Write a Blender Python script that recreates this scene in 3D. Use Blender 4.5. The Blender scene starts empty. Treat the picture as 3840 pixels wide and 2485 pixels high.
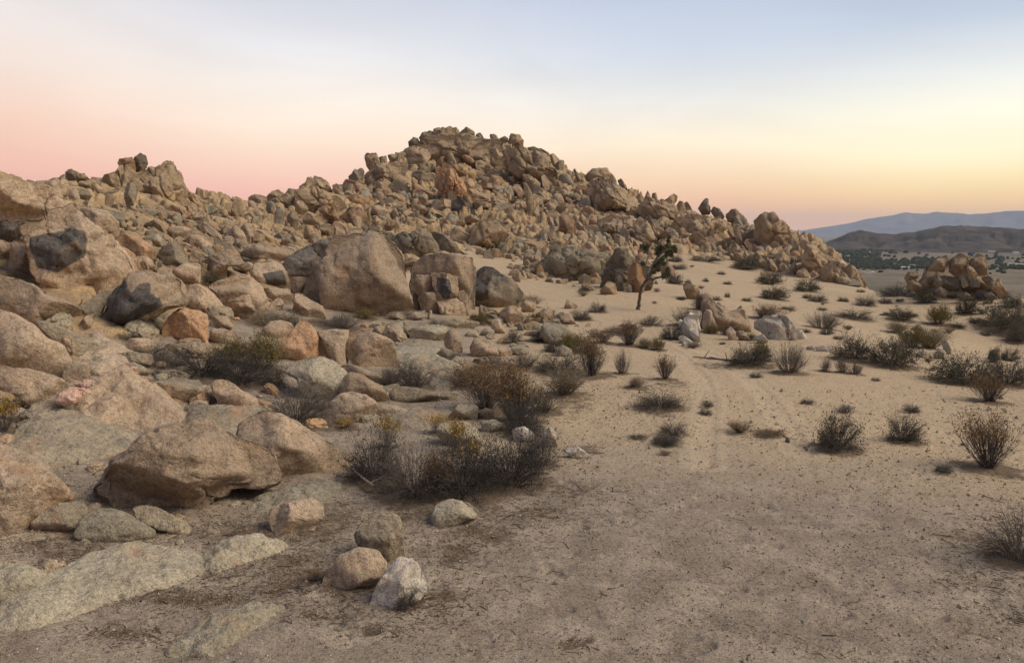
import bpy, bmesh, math, random
import numpy as np
from mathutils import Vector, Matrix, Euler

random.seed(7)
rng = np.random.default_rng(7)
SC = bpy.context.scene
COL = SC.collection
PI = math.pi

# ------------------------------------------------------------------ camera
CAM_H = 3.6
FPX = 1920.0 / math.tan(math.radians(33.0))
PITCH = math.atan(367.5 / FPX)
cam_d = bpy.data.cameras.new("camera")
cam_d.sensor_width = 36.0
cam_d.lens = 18.0 / math.tan(math.radians(33.0))
cam_d.clip_start = 0.1
cam_d.clip_end = 30000.0
cam = bpy.data.objects.new("camera", cam_d)
cam.location = (0, 0, CAM_H)
cam.rotation_euler = (PI / 2 - PITCH, 0, 0)
COL.objects.link(cam)
SC.camera = cam
CP, SP = math.cos(PITCH), math.sin(PITCH)


def ray(px, py):
    x = (np.asarray(px, float) - 1920.0) / FPX
    y = (1242.5 - np.asarray(py, float)) / FPX
    d = np.stack([x, y * SP + CP, y * CP - SP], -1)
    return d / np.linalg.norm(d, axis=-1, keepdims=True)


def az_slope(px, py):
    d = ray(px, py)
    hyp = np.hypot(d[..., 0], d[..., 1])
    return np.arctan2(d[..., 0], d[..., 1]), d[..., 2] / hyp


# ------------------------------------------------------------------ noise
def _hash(ix, iy, iz, seed):
    h = (ix.astype(np.int64) * 374761393 + iy.astype(np.int64) * 668265263 + iz.astype(np.int64) * 2147483647 + seed * 974634777) & 0xFFFFFFFF
    h = ((h ^ (h >> 13)) * 1274126177) & 0xFFFFFFFF
    h = ((h ^ (h >> 16)) * 2246822519) & 0xFFFFFFFF
    h = h ^ (h >> 15)
    return (h & 0xFFFFFF) / float(0xFFFFFF) * 2.0 - 1.0


def vnoise(p, seed=0):
    p = np.asarray(p, float)
    i = np.floor(p)
    f = p - i
    u = f * f * f * (f * (f * 6 - 15) + 10)
    i = i.astype(np.int64)
    r = 0.0
    for dx in (0, 1):
        wx = u[:, 0] if dx else 1 - u[:, 0]
        for dy in (0, 1):
            wy = u[:, 1] if dy else 1 - u[:, 1]
            for dz in (0, 1):
                wz = u[:, 2] if dz else 1 - u[:, 2]
                r = r + wx * wy * wz * _hash(i[:, 0] + dx, i[:, 1] + dy, i[:, 2] + dz, seed)
    return r


ROT = np.array([[0.0, 0.8, 0.6], [-0.8, 0.36, -0.48], [-0.6, -0.48, 0.64]])


def fbm(p, octv=4, seed=0, gain=0.5, ridge=False):
    a, s, r = 1.0, 0.0, 0.0
    p = np.asarray(p, float)
    for k in range(octv):
        n = vnoise(p, seed + k * 17)
        if ridge:
            n = 1 - 2 * np.abs(n)
        r = r + a * n
        s += a
        a *= gain
        p = p @ ROT.T * 2.03 + 5.1
    return r / s


# ------------------------------------------------------------------ mesh helpers
def make_mesh(name, V, F, smooth=True, sizes=None):
    """V (n,3); F (m,k) int array, or flat loop array with sizes."""
    me = bpy.data.meshes.new(name)
    V = np.ascontiguousarray(V, dtype=np.float32)
    F = np.asarray(F)
    if sizes is None:
        m, k = F.shape
        flat = F.reshape(-1)
        tot = np.full(m, k)
    else:
        flat, tot = F, np.asarray(sizes)
        m = len(tot)
    start = np.concatenate([[0], np.cumsum(tot)[:-1]]) if m else np.zeros(0, int)
    me.vertices.add(len(V))
    me.vertices.foreach_set("co", V.reshape(-1))
    me.loops.add(len(flat))
    me.loops.foreach_set("vertex_index", flat.astype(np.int32))
    me.polygons.add(m)
    me.polygons.foreach_set("loop_start", start.astype(np.int32))
    me.polygons.foreach_set("loop_total", tot.astype(np.int32))
    me.polygons.foreach_set("use_smooth", np.full(m, smooth))
    me.update(calc_edges=True)
    return me


def link(name, me, mat=None, parent=None, loc=None):
    o = bpy.data.objects.new(name, me)
    COL.objects.link(o)
    if me is not None and mat is not None:
        if not me.materials:
            me.materials.append(mat)
    if parent is not None:
        o.parent = parent
    if loc is not None:
        o.location = loc
    return o


def tag(o, label=None, cat=None, group=None, kind=None):
    if label:
        o["label"] = label
    if cat:
        o["category"] = cat
    if group:
        o["group"] = group
    if kind:
        o["kind"] = kind
    return o


def attr(me, name, vals):
    a = me.attributes.new(name, "FLOAT", "POINT")
    a.data.foreach_set("value", np.asarray(vals, np.float32))


_ico = {}


def ico(level):
    if level not in _ico:
        bm = bmesh.new()
        bmesh.ops.create_icosphere(bm, subdivisions=level, radius=1.0)
        V = np.array([v.co[:] for v in bm.verts])
        F = np.array([[v.index for v in f.verts] for f in bm.faces])
        bm.free()
        _ico[level] = (V / np.linalg.norm(V, axis=1, keepdims=True), F)
    return _ico[level]


# ------------------------------------------------------------------ terrain
# control points: (px, py, distance) where the bare ground is seen at that pixel ...
CT = []


def zc(px, d, z):
    CT.append((px, None, d, z))


def pc(px, py, d):
    CT.append((px, py, d, None))


for px in (-1400, -500, 0, 640, 1280, 1920, 2560, 3200, 3840, 4500, 5400):
    zc(px, 2.0, 0); zc(px, 4, 0); zc(px, 6, 0)
for px, z10, z14, z18 in ((-1400, .5, 1.3, 2.4), (-500, .4, 1.0, 1.7), (0, .3, .75, 1.25), (640, .1, .4, .75), (1280, 0, .1, .3), (1920, 0, 0, 0), (2560, 0, 0, 0), (3200, 0, 0, 0), (3840, 0, 0, -.1), (4600, 0, -.1, -.2)):
    zc(px, 10, z10); zc(px, 14, z14); zc(px, 18, z18)
for px, z in ((-1400, 5), (-500, 3.6), (0, 2.4), (400, 2.0), (640, 1.5), (1000, .9), (1400, .3), (1920, 0), (2560, -.1), (3200, -.15), (3840, -.3), (4600, -.5)):
    zc(px, 24, z)
for px, z in ((-1400, 7), (-500, 5.4), (0, 4.0), (400, 3.6), (640, 3.0), (1000, 1.9), (1300, .9), (1600, .5), (1920, .2), (2560, 0), (3200, -.3), (3840, -.6), (4600, -1)):
    zc(px, 32, z)
for px, z in ((-1400, 9), (-500, 7.6), (0, 6.4), (400, 5.9), (640, 5.0), (1000, 3.4), (1300, 2.0), (1600, 1.1), (1920, .5), (2300, .4), (2560, .2), (3200, -.9), (3560, -1.3), (3840, -1.8), (4600, -2.5)):
    zc(px, 45, z)
for px, lst in (
    (-900, ((640, 60), (600, 75))),
    (100, ((785, 48), (750, 60), (722, 68))), (300, ((800, 50), (725, 63), (690, 70))),
    (520, ((790, 52), (700, 63), (620, 70))), (650, ((800, 54), (730, 64), (690, 71))),
    (800, ((860, 52), (780, 68), (735, 78))), (950, ((880, 50), (800, 70), (745, 90))),
    (1100, ((900, 52), (800, 75), (730, 98))), (1250, ((880, 60), (780, 85), (700, 110))),
    (1400, ((930, 58), (840, 80), (740, 100), (640, 120))),
    (1550, ((930, 60), (840, 82), (740, 102), (600, 128), (530, 140))),
    (1700, ((930, 62), (860, 82), (740, 105), (600, 130), (505, 146))),
    (1850, ((950, 62), (900, 76), (780, 102), (640, 126), (520, 146))),
    (2000, ((960, 62), (900, 78), (800, 100), (680, 122), (550, 142))),
    (2150, ((985, 62), (920, 80), (820, 98), (720, 116), (620, 130))),
    (2300, ((1000, 64), (940, 80), (840, 97), (740, 111), (670, 120))),
    (2450, ((1020, 64), (950, 82), (860, 98), (775, 110))),
    (2600, ((1030, 64), (965, 82), (880, 97), (790, 108))),
    (2750, ((1050, 62), (985, 82), (900, 96), (825, 105))),
    (2900, ((1075, 58), (1010, 80), (930, 93), (840, 102))),
    (3050, ((1090, 57), (1030, 78), (950, 88), (850, 96))),
    (3150, ((1085, 62), (1050, 75), (990, 83), (950, 87))),
    (3250, ((1095, 62), (1080, 70))),
    (3400, ((1115, 56), (1108, 62))), (3560, ((1128, 54),)), (3840, ((1165, 50),)), (4400, ((1200, 50),)),
):
    for py, d in lst:
        pc(px, py, d)
# behind the ridge the ground falls away again
for px, d, z in ((-900, 110, 5), (100, 100, 4), (300, 105, 4), (520, 105, 5), (800, 115, 4), (1100, 135, 5), (1400, 160, 6), (1700, 195, 8),
                 (2000, 190, 6), (2300, 160, 3), (2600, 140, 0), (2900, 130, -3), (3050, 120, -5), (3150, 108, -7), (3250, 100, -8.5), (3400, 85, -7), (3560, 80, -6.5), (3840, 80, -7), (4400, 80, -8)):
    zc(px, d, z)
for px in (-1400, -200, 800, 1800, 2600, 3200, 3840, 5000):
    zc(px, 300, -30)
    zc(px, 450, -40)

A_, L_, G_ = [], [], []
for px, py, d, z in CT:
    if py is not None and py < 905:
        py = py + 26 * min(1.0, (905 - py) / 60.0)
    az, sl = az_slope(px, py if py is not None else 1000)
    if z is None:
        z = CAM_H + d * sl
    A_.append(az * 2.2); L_.append(math.log(d)); G_.append(z / d)
PTS = np.stack([np.array(A_), np.array(L_)], -1)
GV = np.array(G_)


def _tps(r2):
    return 0.5 * r2 * np.log(r2 + 1e-12)


_n = len(PTS)
_K = _tps(((PTS[:, None] - PTS[None]) ** 2).sum(-1)) + np.eye(_n) * 2e-3
_P = np.concatenate([np.ones((_n, 1)), PTS], 1)
_M = np.block([[_K, _P], [_P.T, np.zeros((3, 3))]])
_W = np.linalg.solve(_M, np.concatenate([GV, np.zeros(3)]))


def base_g(az, d):
    q = np.stack([np.asarray(az) * 2.2, np.log(np.maximum(d, 1e-3))], -1)
    out = np.empty(len(q))
    for s in range(0, len(q), 20000):
        c = q[s:s + 20000]
        r2 = ((c[:, None] - PTS[None]) ** 2).sum(-1)
        out[s:s + 20000] = _tps(r2) @ _W[:_n] + _W[_n] + c @ _W[_n + 1:]
    return out


# coarse table of g, then bilinear look-up
T_AZ = np.linspace(-1.05, 1.05, 260)
T_LD = np.linspace(math.log(2.0), math.log(450.0), 300)
_TA, _TL = np.meshgrid(T_AZ, T_LD, indexing="ij")
TAB = base_g(_TA.ravel(), np.exp(_TL.ravel())).reshape(_TA.shape)
VALLEY = -42.0


def smooth(a, b, x):
    t = np.clip((x - a) / (b - a), 0, 1)
    return t * t * (3 - 2 * t)


def terrain(x, y):
    """ground height without the small relief"""
    x = np.asarray(x, float); y = np.asarray(y, float)
    d = np.hypot(x, y)
    az = np.arctan2(x, y)
    azc = np.clip(az, T_AZ[0], T_AZ[-1])
    ld = np.log(np.clip(d, 2.0, 450.0))
    fa = (azc - T_AZ[0]) / (T_AZ[1] - T_AZ[0]); fl = (ld - T_LD[0]) / (T_LD[1] - T_LD[0])
    ia = np.clip(fa.astype(int), 0, len(T_AZ) - 2); il = np.clip(fl.astype(int), 0, len(T_LD) - 2)
    ta = fa - ia; tl = fl - il
    g = (TAB[ia, il] * (1 - ta) * (1 - tl) + TAB[ia + 1, il] * ta * (1 - tl) + TAB[ia, il + 1] * (1 - ta) * tl + TAB[ia + 1, il + 1] * ta * tl)
    z = g * np.minimum(d, 450.0)
    z = z * smooth(1.0, 5.0, d)
    z = z * (1 - smooth(1.1, 1.8, np.abs(az)))  # behind the viewer it levels out
    w = smooth(280, 450, d)
    return z * (1 - w) + VALLEY * w


def hit(px, py, dmax=440.0):
    """first meeting of the pixel's ray with the ground: (distance on the ground, point)"""
    px = np.atleast_1d(np.asarray(px, float)); py = np.atleast_1d(np.asarray(py, float))
    dr = ray(px, py)
    hyp = np.hypot(dr[:, 0], dr[:, 1])
    ds = np.exp(np.linspace(math.log(3.0), math.log(dmax), 900))
    res = np.full(len(px), np.nan)
    for k in range(len(px)):
        X = dr[k, 0] / hyp[k] * ds; Y = dr[k, 1] / hyp[k] * ds
        Z = CAM_H + dr[k, 2] / hyp[k] * ds
        b = Z < terrain(X, Y)
        if b.any():
            res[k] = ds[int(np.argmax(b))]
    P = np.stack([dr[:, 0] / hyp * res, dr[:, 1] / hyp * res, CAM_H + dr[:, 2] / hyp * res], -1)
    return res, P
WORLD_S = 1.06
SUN_E = 3.0
SUN_A = 40
KEY_AZ = 100
KEY_EL = 46
HAZE = 0.6e-4
NHILL = 280
ONLY = None
# ------------------------------------------------------------------ materials
def newmat(name):
    m = bpy.data.materials.new(name)
    m.use_nodes = True
    nt = m.node_tree
    nt.nodes.clear()
    return m, nt


class NB:
    def __init__(s, nt):
        s.nt = nt

    def n(s, t, **kw):
        x = s.nt.nodes.new(t)
        for k, v in kw.items():
            setattr(x, k, v)
        return x

    def l(s, a, b):
        s.nt.links.new(a, b)

    def noise(s, vec, scale, detail=5, rough=0.55, dist=0.0):
        x = s.n("ShaderNodeTexNoise")
        x.inputs["Scale"].default_value = scale
        x.inputs["Detail"].default_value = detail
        x.inputs["Roughness"].default_value = rough
        x.inputs["Distortion"].default_value = dist
        s.l(vec, x.inputs["Vector"])
        return x.outputs["Fac"]

    def ramp(s, fac, stops):
        x = s.n("ShaderNodeValToRGB")
        e = x.color_ramp.elements
        while len(e) < len(stops):
            e.new(0.5)
        for k, (p, c) in enumerate(stops):
            e[k].position = p
            e[k].color = (c, c, c, 1) if isinstance(c, (int, float)) else (*c, 1)
        s.l(fac, x.inputs["Fac"])
        return x.outputs["Color"]

    def mix(s, fac, a, b, mode="MIX"):
        x = s.n("ShaderNodeMix", data_type="RGBA", blend_type=mode)
        for sock, v in ((x.inputs[0], fac), (x.inputs[6], a), (x.inputs[7], b)):
            if isinstance(v, (int, float)):
                sock.default_value = v
            elif isinstance(v, tuple):
                sock.default_value = (*v, 1)
            else:
                s.l(v, sock)
        return x.outputs[2]

    def math(s, op, a, b=None, clamp=False):
        x = s.n("ShaderNodeMath", operation=op, use_clamp=clamp)
        for k, v in enumerate((a, b)):
            if v is None:
                continue
            if isinstance(v, (int, float)):
                x.inputs[k].default_value = v
            else:
                s.l(v, x.inputs[k])
        return x.outputs[0]

    def finish(s, color, rough=0.95, heights=(), disp=None):
        b = s.n("ShaderNodeBsdfPrincipled")
        if isinstance(color, tuple):
            b.inputs["Base Color"].default_value = (*color, 1)
        else:
            s.l(color, b.inputs["Base Color"])
        b.inputs["Roughness"].default_value = rough
        b.inputs["Specular IOR Level"].default_value = 0.15
        prev = None
        for h, dist, st in heights:
            bp = s.n("ShaderNodeBump")
            bp.inputs["Strength"].default_value = st
            bp.inputs["Distance"].default_value = dist
            s.l(h, bp.inputs["Height"])
            if prev is not None:
                s.l(prev, bp.inputs["Normal"])
            prev = bp.outputs["Normal"]
        if prev is not None:
            s.l(prev, b.inputs["Normal"])
        o = s.n("ShaderNodeOutputMaterial")
        s.l(b.outputs[0], o.inputs["Surface"])


def sc_(c, k):
    return tuple(min(1.0, v * k) for v in c)


def rock_mat(name, base, second, dark, far=False, patch=0.5):
    m, nt = newmat(name)
    B = NB(nt)
    pos = B.n("ShaderNodeNewGeometry").outputs["Position"]
    oi = B.n("ShaderNodeObjectInfo").outputs["Random"]
    k = 1.0
    big = B.noise(pos, 0.55 if not far else 0.22, 4, 0.6)
    mid = B.noise(pos, 2.6 if not far else 1.1, 6, 0.65, 0.6)
    fin = B.noise(pos, 17, 4, 0.75)
    col = B.mix(B.ramp(big, [(0.36, 0.0), (0.62, 1.0)]), base, second)
    # weathered darker crust and lichen, with ragged edges
    crust = B.ramp(mid, [(0.50, 0.0), (0.62, 1.0)])
    cfac = B.math("MULTIPLY", crust, patch)
    col = B.mix(cfac, col, dark)
    pale = B.ramp(B.noise(pos, 1.3 if not far else 0.7, 5, 0.6, 0.3), [(0.55, 0.0), (0.72, 0.55)])
    col = B.mix(pale, col, sc_(base, 1.28))
    smp = B.n("ShaderNodeMapping")
    smp.inputs["Scale"].default_value = (1.5, 1.5, 0.28) if not far else (0.8, 0.8, 0.16)
    B.l(pos, smp.inputs["Vector"])
    strk = B.ramp(B.noise(smp.outputs[0], 1.6, 5, 0.65, 0.4), [(0.56, 0.0), (0.70, 0.45)])
    col = B.mix(strk, col, dark)
    # per rock variation
    v = B.math("ADD", B.math("MULTIPLY", oi, 0.42), 0.78)
    cv = B.n("ShaderNodeCombineColor")
    B.l(v, cv.inputs[0]); B.l(v, cv.inputs[1]); B.l(v, cv.inputs[2])
    col = B.mix(1.0, col, cv.outputs[0], "MULTIPLY")
    hue = B.math("FRACT", B.math("MULTIPLY", oi, 7.31))
    col = B.mix(B.math("MULTIPLY", hue, 0.4), col, B.mix(0.5, col, (0.30, 0.27, 0.235)))
    # stain attribute: dark desert varnish patch with its own outline
    st = B.n("ShaderNodeAttribute", attribute_name="stain").outputs["Fac"]
    sf = B.ramp(B.math("ADD", st, B.math("MULTIPLY", B.math("SUBTRACT", mid, 0.5), 0.9)), [(0.35, 0.0), (0.65, 0.92)])
    vcol = B.mix(B.ramp(big, [(0.4, 0.0), (0.7, 1.0)]), (0.085, 0.085, 0.088), (0.15, 0.135, 0.12))
    col = B.mix(sf, col, vcol)
    # crystals and mica speckle
    sp = B.ramp(fin, [(0.34, 0.62), (0.52, 1.0), (0.70, 1.22)])
    col = B.mix(1.0 if not far else 0.75, col, sp, "MULTIPLY")
    if not far:
        sp2 = B.ramp(B.noise(pos, 60, 3, 0.85), [(0.36, 0.35), (0.48, 1.0), (0.62, 1.45)])
        col = B.mix(0.62, col, sp2, "MULTIPLY")
        # orange iron stain and black lichen spots
        iron = B.ramp(B.noise(pos, 0.9, 5, 0.7, 0.8), [(0.56, 0.0), (0.70, 0.5)])
        col = B.mix(iron, col, (0.46, 0.26, 0.13))
        lich = B.ramp(B.noise(pos, 7.5, 4, 0.6, 0.3), [(0.63, 0.0), (0.68, 0.6)])
        col = B.mix(lich, col, (0.10, 0.095, 0.075))
    hs = [(mid, 0.16 if not far else 0.6, 0.75), (fin, 0.03 if not far else 0.1, 0.9)]
    if not far:
        hs.append((B.noise(pos, 60, 3, 0.8), 0.008, 0.7))
    B.finish(col, 0.92, hs)
    return m


TAN, TAN2, CR = (0.56, 0.40, 0.245), (0.475, 0.35, 0.225), (0.27, 0.20, 0.135)
MAT = {}
NTAN, NTAN2, NCR = (0.53, 0.385, 0.258), (0.445, 0.338, 0.24), (0.25, 0.195, 0.135)
for far in (False, True):
    s = "far_" if far else ""
    MAT[s + "o"] = rock_mat(s + "granite_tan", TAN if far else NTAN, TAN2 if far else NTAN2, CR if far else NCR, far)
    MAT[s + "r"] = rock_mat(s + "granite_orange", (0.58, 0.345, 0.19), (0.48, 0.31, 0.185), (0.26, 0.18, 0.12), far, 0.4)
    MAT[s + "g"] = rock_mat(s + "granite_grey", (0.38, 0.305, 0.205), (0.32, 0.26, 0.185), (0.16, 0.14, 0.115), far, 0.5)
    MAT[s + "p"] = rock_mat(s + "granite_pale", (0.45, 0.385, 0.275), (0.36, 0.31, 0.225), (0.24, 0.205, 0.15), far, 0.4)
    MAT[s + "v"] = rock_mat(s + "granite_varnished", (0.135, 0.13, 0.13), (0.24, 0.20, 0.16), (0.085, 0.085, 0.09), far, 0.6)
    MAT[s + "w"] = rock_mat(s + "granite_bleached", (0.70, 0.63, 0.53), (0.60, 0.53, 0.44), (0.33, 0.28, 0.22), far, 0.3)


MAT["q"] = rock_mat("quartz_pink", (0.66, 0.42, 0.32), (0.58, 0.37, 0.28), (0.4, 0.25, 0.18), False, 0.2)


def ground_mat():
    m, nt = newmat("ground_sand")
    B = NB(nt)
    pos = B.n("ShaderNodeNewGeometry").outputs["Position"]
    A = lambda n: B.n("ShaderNodeAttribute", attribute_name=n).outputs["Fac"]
    big = B.noise(pos, 0.22, 5, 0.6)
    mid = B.noise(pos, 1.7, 6, 0.65, 0.4)
    sand = B.mix(B.ramp(big, [(0.35, 0.0), (0.65, 1.0)]), (0.43, 0.328, 0.215), (0.475, 0.358, 0.232))
    grus_dim = B.mix(B.ramp(mid, [(0.38, 0.0), (0.62, 1.0)]), (0.225, 0.18, 0.138), (0.365, 0.294, 0.222))  # grey grit tone, also carries the foreground's dimmer exposure as darker colour
    gf = B.ramp(B.math("ADD", A("grus_dim"), B.math("MULTIPLY", B.math("SUBTRACT", mid, 0.5), 1.0)), [(0.2, 0.0), (0.9, 1.0)])
    col = B.mix(gf, sand, grus_dim)
    tr = A("track")
    col = B.mix(B.math("MULTIPLY", tr, 0.6), col, (0.56, 0.43, 0.30))
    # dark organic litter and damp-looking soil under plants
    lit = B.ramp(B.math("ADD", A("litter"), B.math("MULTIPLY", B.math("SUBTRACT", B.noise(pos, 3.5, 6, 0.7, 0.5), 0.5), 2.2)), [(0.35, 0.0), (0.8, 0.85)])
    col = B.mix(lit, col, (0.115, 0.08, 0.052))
    # loose dry debris specks on the sand
    fl = B.ramp(B.noise(pos, 5.5, 5, 0.75, 1.0), [(0.61, 0.0), (0.74, 0.4)])
    col = B.mix(fl, col, (0.20, 0.15, 0.105))
    rk = B.ramp(B.math("ADD", A("rocky"), B.math("MULTIPLY", B.math("SUBTRACT", mid, 0.5), 0.6)), [(0.35, 0.0), (0.7, 1.0)])
    rc = B.mix(B.ramp(B.noise(pos, 0.9, 6, 0.7), [(0.4, 0.0), (0.6, 1.0)]), (0.30, 0.215, 0.13), (0.50, 0.355, 0.20))
    rc = B.mix(B.ramp(mid, [(0.5, 0.0), (0.64, 0.55)]), rc, (0.17, 0.125, 0.085))
    col = B.mix(rk, col, rc)
    va = A("valley")
    vc = B.mix(B.ramp(B.noise(pos, 0.012, 6, 0.65), [(0.38, 0.0), (0.62, 1.0)]), (0.235, 0.175, 0.12), (0.125, 0.105, 0.07))
    vc = B.mix(B.ramp(B.noise(pos, 0.06, 5, 0.7), [(0.52, 0.0), (0.66, 0.8)]), vc, (0.085, 0.09, 0.05))
    col = B.mix(va, col, vc)
    g1 = B.noise(pos, 55, 3, 0.85)
    col = B.mix(0.8, col, B.ramp(g1, [(0.36, 0.55), (0.49, 1.0), (0.64, 1.35)]), "MULTIPLY")
    col = B.mix(0.8, col, B.ramp(B.noise(pos, 22, 4, 0.75), [(0.36, 0.66), (0.5, 1.0), (0.66, 1.2)]), "MULTIPLY")
    b1 = B.noise(pos, 3.2, 6, 0.65, 0.3)
    B.finish(col, 0.97, [(b1, 0.035, 0.7), (B.noise(pos, 14, 5, 0.75), 0.022, 0.9), (g1, 0.006, 0.8)])
    return m


GROUND = ground_mat()


def flat_mat(name, c1, c2, scale=8.0, rough=0.9, trans=0.0):
    m, nt = newmat(name)
    B = NB(nt)
    pos = B.n("ShaderNodeNewGeometry").outputs["Position"]
    oi = B.n("ShaderNodeObjectInfo").outputs["Random"]
    col = B.mix(B.ramp(B.noise(pos, scale, 4, 0.6), [(0.35, 0.0), (0.65, 1.0)]), c1, c2)
    v = B.math("ADD", B.math("MULTIPLY", oi, 0.4), 0.8)
    cv = B.n("ShaderNodeCombineColor")
    for k in range(3):
        B.l(v, cv.inputs[k])
    col = B.mix(1.0, col, cv.outputs[0], "MULTIPLY")
    B.finish(col, rough)
    return m


M_STEM = flat_mat("twig_grey", (0.105, 0.088, 0.078), (0.19, 0.16, 0.135))
M_STEMD = flat_mat("twig_dark", (0.065, 0.056, 0.052), (0.13, 0.112, 0.10))
M_STEMP = flat_mat("twig_pale", (0.24, 0.19, 0.145), (0.34, 0.28, 0.21))
M_LEAF = {
    "dark": flat_mat("leaf_dark", (0.075, 0.073, 0.055), (0.135, 0.125, 0.095)),
    "black": flat_mat("leaf_black", (0.04, 0.038, 0.032), (0.085, 0.08, 0.066)),
    "grey": flat_mat("leaf_grey", (0.13, 0.115, 0.095), (0.20, 0.175, 0.14)),
    "orange": flat_mat("leaf_rust", (0.26, 0.145, 0.06), (0.21, 0.15, 0.075)),
    "olive": flat_mat("leaf_olive", (0.105, 0.10, 0.065), (0.17, 0.155, 0.10)),
    "yellow": flat_mat("leaf_yellow_green", (0.24, 0.18, 0.055), (0.19, 0.16, 0.06)),
    "flower": flat_mat("flower_gold", (0.42, 0.25, 0.045), (0.28, 0.20, 0.06), 25),
    "pale": flat_mat("leaf_straw", (0.30, 0.235, 0.15), (0.24, 0.195, 0.125)),
}
M_BARK = flat_mat("bark_dark", (0.10, 0.078, 0.058), (0.18, 0.145, 0.105), 12)
M_YUCCA = flat_mat("yucca_leaf", (0.085, 0.10, 0.05), (0.16, 0.155, 0.09))
M_TOWN = flat_mat("valley_tree_leaf", (0.018, 0.028, 0.010), (0.040, 0.050, 0.020), 0.2)
M_WALL = flat_mat("house_wall", (0.80, 0.77, 0.72), (0.85, 0.82, 0.77), 0.3)
M_ROOF = flat_mat("house_roof", (0.42, 0.36, 0.31), (0.52, 0.47, 0.42), 0.3)
M_GLASS = flat_mat("house_window", (0.05, 0.05, 0.06), (0.08, 0.08, 0.09), 0.3, 0.2)

M_LIT = flat_mat("litter_brown", (0.15, 0.10, 0.062), (0.24, 0.17, 0.11))
# ------------------------------------------------------------------ sky
def srgb(r, g, b):
    f = lambda c: (c / 255 / 12.92) if c / 255 <= 0.04045 else ((c / 255 + 0.055) / 1.055) ** 2.4
    return (f(r), f(g), f(b))


W = bpy.data.worlds.new("World")
SC.world = W
W.use_nodes = True
wn = W.node_tree
wn.nodes.clear()
B = NB(wn)
gen = B.n("ShaderNodeTexCoord").outputs["Generated"]
sep = B.n("ShaderNodeSeparateXYZ")
B.l(gen, sep.inputs[0])
el = B.math("MULTIPLY", B.math("ARCSINE", sep.outputs[2]), 180 / PI)
az = B.math("MULTIPLY", B.math("ARCTAN2", sep.outputs[0], sep.outputs[1]), 180 / PI)


def col_ramp(stops):
    # elevation -5..95 degrees on the ramp
    f = B.math("DIVIDE", B.math("ADD", el, 5.0), 100.0, True)
    x = B.n("ShaderNodeValToRGB")
    x.color_ramp.interpolation = "EASE" if False else "LINEAR"
    e = x.color_ramp.elements
    while len(e) < len(stops):
        e.new(0.5)
    for k, (d, c) in enumerate(stops):
        e[k].position = (d + 5) / 100
        e[k].color = (*srgb(*c), 1)
    B.l(f, x.inputs[0])
    return x.outputs[0]


ZEN = (98, 116, 150)
left = col_ramp([(0, (222, 150, 150)), (2.5, (240, 172, 152)), (4.5, (244, 188, 164)), (7, (246, 205, 184)), (10, (242, 222, 208)), (14, (234, 226, 224)), (19, (216, 214, 222)), (40, (134, 148, 176)), (90, ZEN)])
mid = col_ramp([(0, (250, 158, 140)), (2, (254, 176, 150)), (4, (252, 202, 178)), (6, (252, 225, 200)), (8.5, (250, 236, 220)), (12, (234, 232, 233)), (16.5, (206, 211, 226)), (40, (128, 146, 178)), (90, ZEN)])
cen = col_ramp([(0, (255, 172, 122)), (2, (255, 190, 138)), (3.5, (254, 212, 168)), (6, (254, 236, 205)), (9, (236, 234, 228)), (12, (208, 216, 228)), (16.5, (184, 197, 219)), (40, (126, 146, 178)), (90, ZEN)])
right = col_ramp([(0, (255, 186, 112)), (1.6, (255, 200, 125)), (3, (255, 224, 160)), (5, (255, 247, 208)), (7.5, (253, 250, 228)), (10, (228, 231, 230)), (13, (192, 204, 220)), (17, (166, 183, 210)), (40, (128, 146, 178)), (90, ZEN)])
sun_ = col_ramp([(0, (255, 215, 150)), (3, (255, 240, 180)), (8, (255, 250, 215)), (14, (225, 226, 226)), (20, (190, 200, 220)), (45, (134, 150, 180)), (90, ZEN)])
back = col_ramp([(0, (120, 110, 125)), (3, (150, 128, 132)), (8, (172, 145, 140)), (14, (160, 152, 164)), (25, (138, 142, 162)), (45, (122, 132, 158)), (90, ZEN)])


def stepmix(a, b, lo, hi):
    mr = B.n("ShaderNodeMapRange", interpolation_type="SMOOTHSTEP")
    mr.inputs["From Min"].default_value = lo
    mr.inputs["From Max"].default_value = hi
    B.l(az, mr.inputs["Value"])
    return B.mix(mr.outputs[0], a, b)


c = stepmix(back, left, -95, -38)
c = stepmix(c, mid, -36, -14)
c = stepmix(c, cen, -14, 12)
c = stepmix(c, right, 10, 32)
c = stepmix(c, sun_, 34, 55)
c = stepmix(c, back, 85, 140)
# thin uneven veils
vm = B.n("ShaderNodeMapping")
vm.inputs["Scale"].default_value = (1.2, 1.2, 5.0)
vm.inputs["Rotation"].default_value = (0.0, 0.25, 0.0)
B.l(gen, vm.inputs["Vector"])
veil = B.ramp(B.noise(vm.outputs[0], 2.2, 4, 0.5, 0.4), [(0.33, 0.94), (0.66, 1.035)])
c = B.mix(1.0, c, veil, "MULTIPLY")
low = B.ramp(B.math("DIVIDE", el, 20.0, True), [(0.0, 1.28), (0.15, 1.17), (0.3, 1.13), (0.6, 1.06), (1.0, 1.0)])
c = B.mix(1.0, c, low, "MULTIPLY")
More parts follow.
